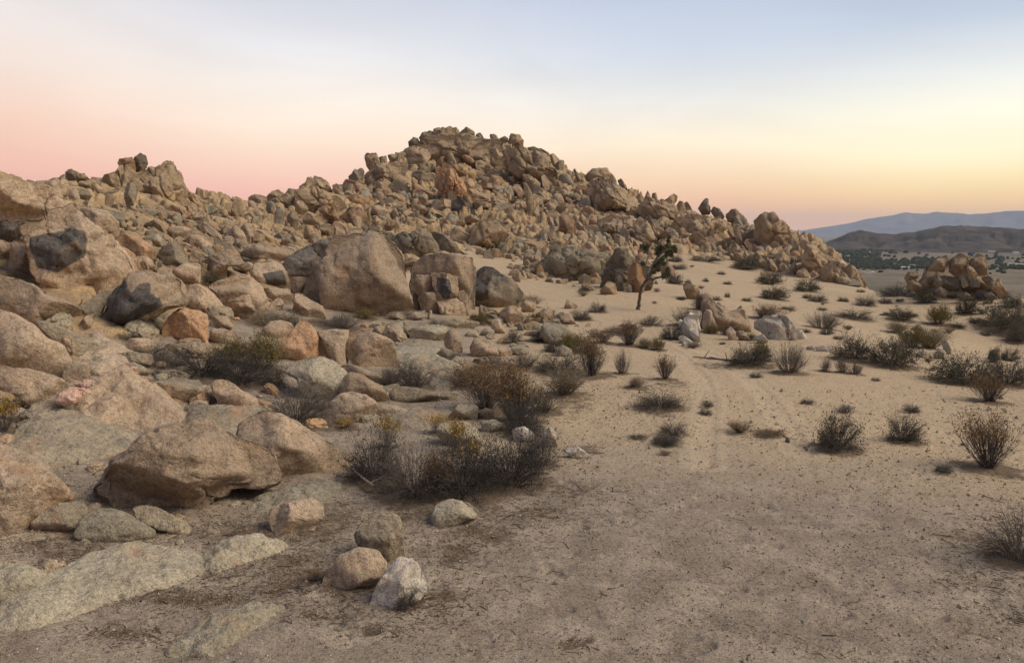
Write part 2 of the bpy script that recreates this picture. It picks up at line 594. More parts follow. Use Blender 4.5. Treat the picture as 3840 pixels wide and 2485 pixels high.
# a Nishita twilight sky adds the physical base tint
sky = B.n("ShaderNodeTexSky", sky_type="NISHITA")
sky.sun_disc = False
sky.sun_elevation = math.radians(3.0)
sky.sun_rotation = math.radians(52.0)
sk = B.n("ShaderNodeVectorMath", operation="SCALE")
B.l(sky.outputs[0], sk.inputs[0])
sk.inputs["Scale"].default_value = 0.004
add = B.mix(1.0, c, sk.outputs[0], "ADD")
bg = B.n("ShaderNodeBackground")
B.l(add, bg.inputs[0])
bg.inputs[1].default_value = WORLD_S
wo = B.n("ShaderNodeOutputWorld")
B.l(bg.outputs[0], wo.inputs[0])
W.cycles.sampling_method = "MANUAL"
W.cycles.sample_map_resolution = 512

ld = bpy.data.lights.new("glow_key", "SUN")
ld.energy = SUN_E
ld.angle = math.radians(SUN_A)
ld.color = (1.0, 0.86, 0.66)
lo = bpy.data.objects.new("glow_key", ld)
COL.objects.link(lo)
# added key lamp for the after-sunset glow, raised high right, slightly behind the viewer
saz, sel = math.radians(KEY_AZ), math.radians(KEY_EL)
dirv = Vector((math.sin(saz) * math.cos(sel), math.cos(saz) * math.cos(sel), math.sin(sel)))
lo.rotation_euler = dirv.to_track_quat("Z", "Y").to_euler()

SC.view_settings.view_transform = "Standard"
SC.view_settings.look = "None"
SC.view_settings.exposure = 0.0
SC.view_settings.gamma = 1.0
SC.cycles.max_bounces = 6
SC.cycles.diffuse_bounces = 3
SC.cycles.volume_bounces = 3
SC.cycles.caustics_reflective = False
SC.cycles.caustics_refractive = False
# ------------------------------------------------------------------ where plants and prints are (needed by the ground)
# overview coordinates (2380 px wide): base x, base y, width, height, type, label or None
def src(u, v):
    return u * 3840 / 2380.0, v * 3840 / 2380.0


TRACK = []
for pts in ([(2630, 1750), (2640, 1650), (2655, 1500), (2630, 1420), (2560, 1340), (2480, 1290)],
            [(3010, 1700), (2960, 1620), (2880, 1500), (2800, 1420), (2700, 1345), (2600, 1300)]):
    d, P = hit([p[0] for p in pts], [p[1] for p in pts])
    TRACK.append(P[:, :2])
PRINTS = [(2040, 2120, 2110, 2160), (2110, 2425, 2200, 2400), (2090, 2300, 2140, 2285), (2820, 2055, 2920, 2050), (2620, 1870, 2700, 1868),
          (2600, 2445, 2660, 2425), (2720, 2215, 2780, 2212), (3070, 2325, 3180, 2310), (3460, 2325, 3540, 2318), (3590, 2370, 3610, 2370),
          (3260, 1740, 3290, 1738), (1370, 2375, 1410, 2378), (2330, 1960, 2370, 1962), (3180, 1790, 3240, 1795), (2980, 1865, 3030, 1870),
          (2560, 1600, 2600, 1605), (2350, 1640, 2420, 1640), (3480, 1860, 3570, 1860)]
FOOT = []
for a in PRINTS:
    d, P = hit([a[0], a[2]], [a[1], a[3]])
    FOOT.append((P[0, :2], P[1, :2]))


def seg_dist(X, Y, a, b):
    ab = b - a
    L = max((ab ** 2).sum(), 1e-9)
    t = np.clip(((X - a[0]) * ab[0] + (Y - a[1]) * ab[1]) / L, 0, 1)
    return np.hypot(X - a[0] - t * ab[0], Y - a[1] - t * ab[1])


OUTCROPS = []
for (u, v, ru, top, hh) in ((1290, 645, 62, 585, 1.0), (1370, 655, 62, 600, 1.1), (1440, 640, 50, 590, 1.3), (2212, 690, 78, 640, .8)):
    pu, pv = src(u, v)
    _d, _P = hit([pu], [pv])
    if u > 2000:
        _d[0] = 55.0
        _r = ray(pu, pv); _P[0] = np.array([_r[0], _r[1], 0]) / math.hypot(_r[0], _r[1]) * 55.0
    _k = _P[0, :2] / _d[0]
    _rx = ru * 1.6134 * _d[0] / FPX
    OUTCROPS.append((_P[0, 0] + _k[0] * _rx * .9, _P[0, 1] + _k[1] * _rx * .9, _rx, _rx * 1.1, hh))


def rocky_mask(az, d, px):
    """1 where the hill's rubble lies, 0 on the sand"""
    # distance beyond which the ground is rubble, by picture column
    cols = np.array([-2500, 0, 600, 1000, 1350, 1700, 1860, 1900, 2100, 2300, 2450, 2600, 2800, 3000, 3150, 3260, 5000])
    dist = np.array([14, 15, 21, 27, 36, 60, 66, 72, 78, 80, 82, 86, 86, 80, 74, 900, 900], float)
    lim = np.interp(px, cols, dist)
    m = smooth(0.93, 1.07, d / lim) * (1 - smooth(200, 300, d))
    X = np.sin(az) * d; Y = np.cos(az) * d
    for (x, y, rx, ry, hh) in OUTCROPS:
        q = np.hypot((X - x) / rx, (Y - y) / ry)
        m = np.maximum(m, 1 - smooth(0.6, 1.15, q + 0.25 * np.sin(X * 1.7) * np.cos(Y * 0.9)))
    return m


def blocks(q, seed):
    """cellular blocks: (height of the block's tilted top, distance from its edge)"""
    i = np.floor(q).astype(np.int64)
    f1 = np.full(len(q), 1e9); f2 = np.full(len(q), 1e9)
    hb = np.zeros(len(q))
    zz = np.zeros(len(q), np.int64)
    for dx in (-1, 0, 1):
        for dy in (-1, 0, 1):
            cx, cy = i[:, 0] + dx, i[:, 1] + dy
            ox = cx + 0.5 + 0.45 * _hash(cx, cy, zz, seed); oy = cy + 0.5 + 0.45 * _hash(cx, cy, zz, seed + 1)
            vx, vy = q[:, 0] - ox, q[:, 1] - oy
            dd = np.hypot(vx, vy)
            top = 0.55 * _hash(cx, cy, zz, seed + 2) + vx * 0.7 * _hash(cx, cy, zz, seed + 3) - vy * (0.25 + 0.5 * _hash(cx, cy, zz, seed + 4)) - 0.45 * dd * dd
            c1 = dd < f1
            f2 = np.where(c1, f1, np.minimum(f2, dd))
            hb = np.where(c1, top, hb)
            f1 = np.where(c1, dd, f1)
    return hb, f2 - f1


def detail(X, Y, Z, d, rocky):
    P = np.stack([X, Y, np.zeros_like(X)], -1)
    amp = np.clip(d / 60.0, 0.12, 1.0)
    h = 0.10 * amp * fbm(P * 0.35, 3, 3)
    near = 1 - smooth(40, 90, d)
    h += near * (0.024 * fbm(P * 1.3, 4, 11) + 0.012 * fbm(P * 5.5, 4, 23))
    # wind and foot scuffs: short dents
    sc = fbm(P * np.array([2.6, 4.2, 1.0]), 3, 31)
    h -= near * 0.022 * smooth(0.25, 0.5, sc)
    h += rocky * np.clip(d / 60, 0.3, 1.3) * (0.45 * fbm(P * 0.28, 4, 41))
    for (x, y, rx, ry, hh) in OUTCROPS:
        q = np.hypot((X - x) / rx, (Y - y) / ry)
        h += hh * (1 - smooth(0.0, 1.1, q))
    m = rocky > 0.01
    if m.any():
        q = P[m][:, :2]
        wp = np.stack([fbm(P[m] * 0.35, 3, 51), fbm(P[m] * 0.35 + 9, 3, 53)], -1)
        amp2 = rocky[m] * np.clip(d[m] / 105, 0.3, 1.2)
        for (sz, A, ck, sd) in ((5.2, 1.5, 1.0, 61), (2.2, 0.9, 0.55, 67), (0.95, 0.4, 0.25, 71)):
            hh = blocks((q + wp * sz * 0.5) / sz, sd)
            h[m] += amp2 * (A * hh[0] - ck * (1 - smooth(0.0, 0.13, hh[1])))
    return h


def ground_z(x, y):
    """full ground height incl. relief"""
    x = np.atleast_1d(np.asarray(x, float)); y = np.atleast_1d(np.asarray(y, float))
    d = np.hypot(x, y); az = np.arctan2(x, y)
    px = 1920 + np.tan(np.clip(az, -1.2, 1.2)) * FPX
    rk = rocky_mask(az, d, px)
    return terrain(x, y) + detail(x, y, None, d, rk)


def build_ground(shrubs):
    fine = np.linspace(-0.68, 0.68, 1000)
    side = np.linspace(0.68, 1.6, 40)[1:]
    back_ = np.linspace(1.6, PI, 14)[1:]
    AZ = np.concatenate([-back_[::-1][1:], -side[::-1], fine, side, back_])
    D = np.concatenate([[0.4, 1.5, 3.0, 4.2], np.exp(np.linspace(math.log(4.8), math.log(45), 400)), np.exp(np.linspace(math.log(45.15), math.log(160), 400)), np.exp(np.linspace(math.log(162), math.log(450), 60)), np.exp(np.linspace(math.log(480), math.log(18000), 64))])
    a, d = np.meshgrid(AZ, D, indexing="ij")
    na, nd = a.shape
    a = a.ravel(); d = d.ravel()
    X = np.sin(a) * d; Y = np.cos(a) * d
    px = 1920 + np.tan(np.clip(a, -1.2, 1.2)) * FPX
    rk = rocky_mask(a, d, px)
    Z = terrain(X, Y) + detail(X, Y, None, d, rk)
    track = np.zeros(len(X)); near = d < 45
    nx, ny = X[near], Y[near]
    t = np.full(near.sum(), 9.0)
    for poly in TRACK:
        for k in range(len(poly) - 1):
            t = np.minimum(t, seg_dist(nx, ny, poly[k], poly[k + 1]))
    tw = 1 - smooth(0.10, 0.24, t)
    rim = (1 - smooth(0.0, 0.14, np.abs(t - 0.3)))
    Z[near] += -0.014 * tw + 0.007 * rim
    track[near] = np.maximum(tw, rim * 0.7) * 0.7
    for p, q in FOOT:
        s = seg_dist(nx, ny, p, q)
        w = 1 - smooth(0.01, 0.075, s + 0.02 * np.sin(nx * 31) * np.cos(ny * 27))
        Z[near] += -0.036 * w + 0.008 * (1 - smooth(0, 0.05, np.abs(s - 0.1)))
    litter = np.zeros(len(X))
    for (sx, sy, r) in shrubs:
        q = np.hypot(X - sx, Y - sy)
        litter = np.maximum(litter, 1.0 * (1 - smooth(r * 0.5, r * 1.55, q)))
        m = q < r * 1.3
        Z[m] += 0.06 * r * (1 - smooth(0, 1.2, q[m] / r))
    for (u, v, ru, rv) in LITTER:
        pu, pv = src(u, v)
        _, P = hit([pu, pu + ru * 1.6134], [pv, pv])
        r = abs(P[1, 0] - P[0, 0])
        _, Pv = hit([pu], [pv - rv * 1.6134])
        ry = max(np.hypot(Pv[0, 0], Pv[0, 1]) - np.hypot(P[0, 0], P[0, 1]), 0.05)
        q = np.hypot((X - P[0, 0]) / r, (Y - P[0, 1]) / ry)
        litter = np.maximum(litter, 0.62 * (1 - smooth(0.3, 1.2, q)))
    # coarse grey grit by left rocks; near viewer the dimmer exposure is painted in
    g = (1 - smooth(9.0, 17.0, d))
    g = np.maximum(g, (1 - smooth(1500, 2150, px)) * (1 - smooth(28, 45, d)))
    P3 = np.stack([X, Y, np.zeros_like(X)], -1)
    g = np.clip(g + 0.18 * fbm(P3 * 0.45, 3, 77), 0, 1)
    i = np.arange(na - 1)[:, None] * nd + np.arange(nd - 1)[None]
    F = np.stack([i, i + nd, i + nd + 1, i + 1], -1).reshape(-1, 4)
    wrap = (na - 1) * nd + np.arange(nd - 1)
    Fw = np.stack([wrap, np.arange(nd - 1), np.arange(nd - 1) + 1, wrap + 1], -1)
    F = np.concatenate([F, Fw])
    me = make_mesh("ground", np.stack([X, Y, Z], -1), F[:, ::-1])
    # orientation: make normals point up
    attr(me, "rocky", rk)
    attr(me, "grus_dim", g)
    attr(me, "track", track)
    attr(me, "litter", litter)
    attr(me, "valley", smooth(90, 200, d) * (1 - rk))
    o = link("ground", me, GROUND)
    tag(o, kind="structure")
    return o


# patches of dead plant litter on open sand: overview x, y, half width, half height
LITTER = [(150, 1265, 190, 40), (560, 1250, 150, 55), (420, 1390, 260, 30), (690, 1330, 110, 60), (330, 1150, 130, 36), (760, 1220, 90, 70), (380, 880, 120, 40), (620, 1080, 60, 40), (1330, 1140, 95, 14), (1250, 1190, 100, 28), (1120, 1240, 120, 35), (1010, 1400, 85, 45), (790, 1360, 60, 38), (640, 1380, 40, 10), (760, 1440, 60, 12),
          (1530, 950, 75, 26), (1560, 890, 60, 16), (1790, 1010, 60, 12), (2330, 1290, 90, 80), (1360, 1045, 60, 20), (1330, 930, 70, 40),
          (1000, 1180, 160, 30), (1670, 850, 70, 14), (500, 1340, 80, 15), (300, 1480, 90, 18), (1340, 1500, 24, 10), (2370, 1440, 20, 12),
          (1060, 1290, 60, 30), (930, 1200, 60, 30), (560, 870, 130, 60), (700, 960, 80, 40), (1480, 900, 60, 10), (880, 1470, 60, 12), (420, 1400, 70, 10)]
ROCKS = """
# zone mat opts ; points ; label
I o a2 ; -150,400 -60,280 0,265 120,300 240,370 340,470 410,540 350,620 200,700 110,760 0,780 -120,760 ; big round orange-tan boulder cut off by the left edge, layered rim below
I o a5 n3 ; 630,440 740,350 960,215 1100,170 1220,168 1310,210 1460,270 1580,320 1625,420 1600,490 1500,520 1400,510 1270,570 1150,640 1100,690 960,660 800,610 680,570 590,520 ; largest foreground boulder, pinkish wedge with a blunt overhanging right nose
I g a4 ; 780,625 900,620 1030,680 1150,740 1150,775 1050,775 920,745 800,690 ; narrow brown slab leaning under the pinkish wedge boulder
I g a2 d1.9 ; 480,290 520,240 620,150 760,95 900,90 1000,130 1100,190 1000,320 700,400 560,390 500,350 ; domed grey-brown boulder right behind the pinkish wedge boulder
I o a4 ; 1385,230 1430,150 1540,85 1640,95 1760,160 1880,230 1980,310 2050,375 2040,430 1960,455 1800,460 1650,470 1590,400 1500,320 1430,270 ; pointed orange-tan boulder tapering right toward the big dark bush
I g a3 ; 180,720 250,650 340,610 470,590 515,640 490,730 420,780 300,790 200,780 ; small rough grey boulder beside the orange-tan boulder at the left edge
I p a2 ; 440,790 480,700 560,635 660,640 760,680 860,740 930,775 870,800 750,820 560,820 ; low pale grey mound-shaped stone with a rusty foot
I o a4 ; 1580,690 1590,640 1700,600 1820,585 1880,620 1890,680 1830,750 1760,790 1660,785 1590,740 ; rough bright orange stone lying in front of a pale slab
I p m.14 ; 1440,640 1500,590 1600,545 1750,515 1950,470 2010,490 1990,560 1900,620 1750,640 1600,660 1480,670 ; flat pale slab just behind the rough orange stone
I p m.17 ; 250,1075 420,960 600,900 740,870 860,855 960,880 1080,900 1230,890 1260,1010 1050,1090 850,1140 650,1190 450,1280 250,1340 60,1370 -80,1360 -80,1250 100,1160 ; long pale bedrock slab running down to the left edge
I p m.16 ; 1190,930 1260,870 1340,830 1520,815 1650,830 1710,865 1650,910 1480,960 1250,1030 1180,1010 ; pale bedrock hump with a bright green lichen patch
I p a2 ; -120,1150 -80,1000 0,955 120,965 230,1000 320,1040 280,1090 200,1160 80,1190 -50,1190 ; smooth pale stone at the left edge beside the long bedrock slab
J g a3 ; 520,790 560,720 620,665 720,657 775,690 795,760 808,900 810,940 740,965 640,950 560,880 ; upright grey stone, tallest of the three huddled stones
J o a2 ; 335,1080 350,1010 420,920 540,865 640,890 690,950 685,1020 640,1080 560,1110 450,1115 370,1115 ; egg-shaped brown stone, left one of the three huddled stones
J w a4 ; 600,1180 640,1100 700,1000 780,930 860,925 900,1000 940,1100 910,1140 840,1200 700,1220 610,1210 ; whitish angular stone with mossy side, right one of the three huddled stones
J p a2 ; 970,690 1000,610 1090,580 1170,600 1230,640 1240,680 1150,700 1060,735 985,735 ; half-buried pale stone below the big dark bush
J p a3 ; 1060,100 1120,30 1190,12 1230,40 1228,110 1140,130 1070,125 ; pale pointed stone with a flat right side, behind the big dark bush
J g a1 ; 1235,80 1280,45 1330,60 1335,105 1290,115 1240,105 ; small round grey stone next to the pale pointed stone
J p a3 ; 1030,130 1150,125 1230,170 1250,240 1200,280 1050,250 1000,190
J p a2 ; 1250,120 1340,115 1390,140 1370,190 1280,190
J w a3 ; 1440,170 1510,155 1560,190 1565,250 1450,230
J w a3 ; 1610,200 1660,160 1690,190 1705,270 1640,280
K w a6 t.7 ; 175,290 245,265 300,300 345,335 350,350 265,352 210,320 ; flat bright white stone lying on the sand right of the big dark bush
S o a3 n1 t.9 ; 1245,898 1330,889 1414,893 1478,919 1507,957 1514,1000 1520,1063 1537,1127 1541,1165 1512,1203 1406,1212 1280,1212 1235,1185 1222,1130 1200,1060 1198,1030 1215,980 ; huge smooth tan dome boulder, the largest in the middle of the scene
B v a5 D31.3 t.7 ; 260,1400 300,1340 400,1280 500,1240 545,1300 625,1375 565,1505 430,1505 305,1500 275,1450 ; blue-black varnished block split off the left side of the huge dome
B v a5 D31.5 t.6 ; 505,1238 590,1190 695,1165 660,1280 625,1370 560,1310 ; dark triangular blade of rock leaning on the left of the huge dome
F o a4 D31 t.7 ; 435,90 590,95 560,200 480,270 450,180
F o a4 D30.6 t.8 ; 560,220 600,100 730,95 850,130 850,250 820,380 720,330 590,290 / 760,200 850,190 850,300 800,380 730,310
F o a3 ; 90,50 150,-20 250,-55 340,-40 390,20 430,110 445,190 330,195 210,190 150,130 / 200,60 380,30 420,160 250,180
F o a4 ; 210,195 440,195 470,290 430,340 250,270
E o a3 ; 1830,180 1990,110 2150,65 2250,100 2320,180 2369,300 2300,430 2150,450 2000,400 1930,250
E o a1 x0 ; 1945,220 2000,170 2090,175 2160,230 2150,290 2050,310 1970,280 ; egg-shaped tan stone perched on a slab left of the huge dome
E o a4 ; 1970,330 2170,250 2260,260 2360,370 2300,430 2150,460 2000,420
F o a3 ; 475,400 490,250 540,240 620,290 720,350 760,430 700,470 560,450 ; pale wedge-shaped stone at the foot of the huge dome's left side
F r a6 ; 355,700 400,620 480,570 530,490 580,475 620,520 700,640 780,760 830,860 700,870 470,870 380,780 ; pointed reddish-grey rock like a shark fin, left of the split loaf boulder
F o a2 ; 200,560 280,490 360,475 440,500 480,560 400,630 250,640
F o a2 x.3 ; 680,580 800,560 985,573 960,620 935,680 925,740 940,810 970,880 860,860 800,760 720,640 ; left half of the orange boulder split like a loaf
F o a3 x.3 ; 985,600 1100,575 1250,620 1340,660 1365,720 1380,800 1420,850 1380,890 1290,910 1220,890 1150,880 1080,900 990,840 950,790 940,700 ; right half of the orange boulder split like a loaf
F p a3 ; 405,940 480,860 600,815 740,810 830,850 940,940 930,1020 850,1100 760,1190 640,1160 560,1080 500,980 430,960 ; broad pale boulder with an overhung left lip, in front of the fin rock
F o a2 ; 880,890 1000,870 1080,900 1200,950 1340,1010 1350,1070 1230,1070 1100,1000 950,940
F o a2 ; 880,1090 940,980 1000,940 1080,960 1200,1040 1290,1110 1330,1180 1280,1230 1150,1220 1040,1150 900,1140
F o a2 ; 740,1290 800,1210 900,1130 990,1110 1090,1140 1180,1190 1240,1240 1180,1320 1050,1390 850,1400 740,1370 ; rounded tan boulder rising behind the yellow-flowered bush
F o a2 ; 1200,1270 1300,1225 1400,1240 1540,1300 1400,1330 1220,1320
F g a1 t1.3 ; 1330,1150 1360,1080 1450,1065 1600,1085 1720,1120 1780,1160 1760,1200 1500,1205 1350,1205 ; long loaf-shaped grey-green stone
F g a2 ; 1780,1130 1880,1110 1940,1130 1900,1190 1790,1185
F p m.2 ; 1370,720 1480,670 1700,680 1810,700 1780,740 1600,770 1420,780
F p m.2 ; 1400,850 1480,800 1560,780 1720,800 1900,870 2010,930 1900,945 1700,930 1500,900
F p a2 t.7 ; 1740,780 1800,725 1880,740 1900,780 1840,820
F p a2 t.7 ; 1870,840 1920,790 1990,810 2000,870 1920,880
F g m.2 ; 1640,1060 1700,990 1780,950 1880,930 1990,950 1970,1050 1800,1110 1680,1100
F o a1 ; 1815,640 1840,580 1880,550 1950,590 1975,720 1960,790 1880,760 1820,700 ; upright orange egg of a stone beside the low pale rock ledge
F o a2 ; 2045,720 2080,640 2170,630 2260,690 2290,760 2270,815 2150,810 2060,780 ; rounded orange boulder right of the upright orange egg stone
F o a2 ; 2250,790 2300,720 2380,710 2420,760 2400,800
F p a3 ; 1170,590 1200,540 1310,510 1290,580 1280,630 1190,620
F p a4 ; 1285,600 1320,510 1400,480 1440,490 1450,570 1500,640 1440,650 1300,640 ; pale cracked boulder cluster head at the foot of the huge dome
F p a4 ; 1400,485 1460,490 1520,560 1560,650 1500,650 1450,570
F p a5 ; 1540,650 1500,570 1620,515 1760,515 1880,545 1930,600 1800,650 1600,670
F g a5 t.7 ; 1760,535 1800,480 1950,470 2120,490 2110,525 1980,560 1850,550 ; flat tabular grey slab below the pillared rocks
F p a3 ; 1100,500 1200,480 1290,500 1200,545 1110,530
F g a4 ; 1460,475 1480,420 1640,385 1650,435 1560,470 1500,490
F p a3 ; 1660,480 1670,400 1700,385 1720,470
F p a1 ; 2130,600 2180,540 2250,560 2265,605 2140,620
F p a3 ; 2225,490 2260,465 2320,470 2340,515 2240,535
F p a3 t.6 ; 2215,520 2290,530 2350,560 2365,590 2300,590
F p a2 ; 2000,600 2060,560 2120,560 2120,625 2020,630
S o a4 D32.0 t1.0 x.3 ; 1549,1012 1558,982 1608,957 1668,947 1731,953 1769,970 1775,1008 1787,1022 1745,1080 1720,1092 1690,1040 1620,1040 1560,1045 ; broad blocky head resting on the pillars right of the huge dome
F o a6 n1 D31.2 ; 1700,60 1800,50 1930,90 1940,290 1820,290 1745,255 1710,140 / 1750,90 1860,110 1880,200 1860,285 1800,280 1740,180 ; square-cut block with a dark face in the pillared rocks
F o a5 D31.6 ; 1560,80 1690,80 1715,225 1600,245 1540,200
F o a5 D31.4 ; 1580,280 1620,235 1740,235 1750,330 1780,480 1680,480 1610,400
F o a5 D31.1 ; 1745,290 1820,285 1950,285 2000,380 2000,480 1850,490 1780,410
F o a5 D31.3 ; 1930,230 1990,215 2030,280 2040,460 2000,460 1970,350
S g a6 n4 ; 1744,1078 1765,1045 1790,1015 1815,1000 1850,1003 1892,1025 1934,1070 1964,1097 1972,1118 1951,1150 1880,1165 1800,1155 1765,1125 / 1740,1080 1775,1030 1810,995 1860,1000 1900,1040 1850,1035 1830,1070 1835,1120 1790,1130 ; steep grey-black varnished boulder right of the pillared rocks
G o a5 ; 60,400 130,350 200,350 260,420 265,475 210,515 100,515 65,450 ; pale blocky boulder at the foot of the grey-black boulder
G o a2 ; -20,490 0,470 50,465 110,570 60,600 -10,570
F p a6 ; 2135,320 2180,260 2230,260 2255,310 2220,360 2160,350
F g a6 t.7 ; 2150,350 2250,370 2320,415 2250,420
B g a1 ; 1200,1200 1240,1150 1320,1125 1450,1105 1560,1140 1640,1230 1650,1310 1500,1340 1350,1350 1290,1250 ; rounded grey-tan boulder peeping over behind the huge dome
B g a2 ; 1560,1115 1680,1120 1780,1200 1900,1310 1850,1340 1700,1310 1640,1230
B o a3 ; 1900,1180 1950,1050 2030,1010 2100,985 2180,1030 2240,1130 2290,1250 2200,1270 2000,1290 1900,1260 ; big pale tan tent-shaped boulder at the foot of the rocky hill
E o a2 n2 ; -60,380 0,400 150,440 300,520 400,620 560,720 610,830 570,900 560,980 350,930 0,870 -80,850 ; smooth orange-tan whaleback boulder at the left edge
E o a2 ; 550,990 580,880 660,840 780,860 820,920 780,990 680,1020
E o a3 ; -60,880 0,880 300,925 540,990 640,1100 700,1170 600,1270 500,1290 330,1210 100,1110 -60,1070 ; long tan boulder wedged under the whaleback boulder
E o a2 t.8 ; 590,1080 640,1010 780,1020 1050,1070 920,1150 740,1190 640,1150
E o m.5 ; 560,1320 700,1230 900,1150 1060,1100 1220,1100 1400,1150 1530,1190 1600,1250 1700,1300 1700,1400 1550,1430 1200,1420 800,1500 620,1450 ; broad pinkish slab with a vein of pink quartz along its upper left edge
E g a2 ; 290,470 430,490 640,580 800,660 1000,740 960,800 800,840 620,810 540,720 400,600 ; grey-green sloping slab right behind the whaleback boulder
E o a3 ; -60,90 0,90 150,110 330,190 380,250 560,300 640,340 720,400 700,480 640,570 480,550 430,490 250,470 50,380 -60,330
E o a1 ; -50,200 40,210 90,290 50,370 0,390 -60,385
E o a6 n4 x.2 ; 820,580 860,440 1020,210 1100,170 1200,90 1400,90 1600,130 1660,250 1640,340 1450,370 1200,480 1000,600 900,640 830,620 / 790,620 840,430 1000,190 1110,120 1170,230 1240,150 1340,140 1340,240 1420,290 1460,350 1190,480 1000,610 900,660 ; undercut slab with a blue-black face and tan top, jutting over a dark hollow
E g a3 d.5 ; 640,390 800,300 900,220 1020,200 920,380 840,540 740,580 680,510
E o a2 ; 1650,180 1760,155 1860,210 1950,310 2030,400 2010,470 1880,440 1820,390 1680,370 1650,280
E r a4 x.3 ; 1455,640 1470,520 1530,420 1600,385 1740,400 1820,430 1845,520 1840,695 1700,665 1560,645 ; box-shaped reddish boulder under the blue-black undercut slab
E o a3 ; 1860,500 1900,440 2040,450 2070,520 2030,560 1920,555
E o a3 ; 1870,690 1870,560 1980,550 2060,580 2140,630 2030,675 1940,695 ; pointed tan boulder right of the box-shaped reddish one
E o a3 ; 1480,770 1480,690 1650,690 1830,715 1840,790 1650,800
E o a3 ; 1870,780 1870,705 2000,705 2060,745 1980,790
E o a2 ; 1100,730 1150,640 1300,640 1380,680 1370,770 1250,790 1110,780
E p a1 ; 810,840 830,800 900,805 930,850 920,905 850,905 810,880 ; little round yellowish stone left of the grey flat stones
E g a5 ; 970,840 1050,770 1200,760 1330,780 1365,840 1310,895 1180,870 1060,880 1000,890
E p a2 ; 1060,960 1080,870 1180,850 1280,890 1320,955 1230,990 1120,1000
E g a3 ; 1180,1030 1250,980 1340,970 1380,1010 1260,1055
E g m.12 ; 800,1020 940,990 1060,1000 1100,1050 1050,1080 880,1070
E g a2 ; 1230,1100 1300,1040 1400,1020 1600,1025 1740,1070 1770,1140 1800,1210 1700,1210 1500,1170 1350,1130 ; grey-green whale-shaped stone behind the pink-veined slab
E o a3 x.2 ; 1880,1060 1920,1020 2010,1010 2080,1040 2150,1100 2280,1170 2290,1230 2200,1280 2080,1300 1980,1265 1920,1170 ; smooth tan stone standing alone like a tooth, left of the grey twiggy bush
E g m.12 ; 1800,1290 1900,1260 2060,1290 2160,1340 2000,1370 1850,1350
M o a4 n3 x0 D23.5 t1.3 ; -60,270 40,265 100,250 200,262 330,280 500,325 600,330 620,420 600,520 560,560 550,700 520,750 350,738 150,745 -60,750 ; great overhanging roof boulder at the left edge against the pink sky
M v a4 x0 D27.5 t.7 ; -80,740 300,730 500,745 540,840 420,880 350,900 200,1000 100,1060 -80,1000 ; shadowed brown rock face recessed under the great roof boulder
S o a7 n6 x.2 ; 93,857 155,824 163,773 209,761 254,767 287,785 330,815 370,870 410,905 440,940 480,990 510,1040 400,1080 320,1112 291,1135 262,1137 202,1089 160,1021 127,998 108,930 / 117,890 262,856 312,868 330,900 320,960 215,1022 140,1000 112,920 ; giant slanted boulder with a dark grey shield-like face
M o a4 D25.5 ; 150,1070 200,1000 280,1060 370,1060 390,1200 430,1350 520,1520 100,1520 110,1280
M o a3 D26 ; -60,1000 60,1020 130,1080 120,1250 -60,1300
M p a3 D29 ; 180,1080 230,960 290,905 330,980 370,1060 280,1075
M g a4 ; 820,190 850,120 900,110 960,160 985,250 900,260 830,240
M o a4 ; 950,190 1000,160 1060,165 1120,240 1040,280 960,260
M o a5 ; 560,340 620,280 700,230 760,260 760,330 660,370 590,370
M o a6 ; 1300,190 1440,150 1480,230 1500,310 1400,380 1320,340 1290,250 ; flat-topped golden block on the left peak
M o a5 ; 1440,150 1500,90 1600,105 1620,200 1560,290 1500,300
A r a5 ; 1038,260 1060,225 1170,215 1200,260 1215,340 1150,310 1060,290 ; brown cap stone overhanging to the left atop the left peak
A g a7 t.7 ; 1165,235 1245,172 1295,200 1313,280 1240,380 1210,330 ; grey diamond-shaped rock standing on the very top of the left peak
M o a6 ; 1960,240 2010,90 2080,0 2160,10 2190,100 2240,180 2270,280 2240,420 2150,440 2040,370 1980,290 ; tall leaning tower at the right end of the left peak
M o a7 ; 1740,260 1860,80 1960,90 1990,200 1970,340 1860,420 1740,450 1690,350
M g a6 ; 1560,430 1600,300 1700,280 1730,400 1680,520 1600,590
M o a4 ; 700,320 780,240 850,250 860,330 800,370 720,370
M o a4 ; 840,270 960,265 980,340 900,370 850,350
M o a4 ; 980,290 1000,265 1090,270 1170,335 1100,360 1000,350
M o a5 ; 840,400 870,365 960,370 1010,500 960,580 840,520
M o a5 ; 1160,310 1200,290 1270,340 1320,405 1240,420 1180,370
M g a5 ; 1230,430 1400,380 1490,350 1490,390 1350,440 1240,455
M g a4 ; 1000,480 1010,370 1100,370 1150,450 1080,540
M o a5 ; 1110,280 1150,210 1290,230 1310,290 1240,300
M o a4 ; 590,560 640,470 690,500 690,560
A o a4 n3 ; 690,740 720,670 800,660 960,700 1040,790 1050,870 960,940 900,950 820,850 730,790 ; large orange-tan boulder adjoining the giant boulder's upper right
A r a3 ; 1010,960 1100,890 1250,930 1340,1000 1370,1090 1350,1200 1290,1200 1200,1090 1060,1000
A r a3 ; 960,980 1100,1010 1190,1070 1270,1200 1270,1250 1100,1270 900,1160 940,1050
A p a3 ; 1290,910 1400,900 1475,960 1440,1020 1340,1000 ; pale lozenge stone below the left rubble slope
P o a3 x.2 ; 70,770 130,705 280,700 370,730 420,790 300,850 150,850 90,820
P o a4 x.2 ; 290,880 400,810 560,800 640,850 680,930 560,970 480,1000 390,1000 320,960
A g a4 ; 1360,1170 1420,1030 1560,970 1620,990 1690,1170 1550,1230 1400,1210 ; furrowed grey boulder with dark hollows, middle left
P o a2 ; 160,1250 300,1180 450,1165 500,1200 500,1400 400,1430 250,1400 180,1330
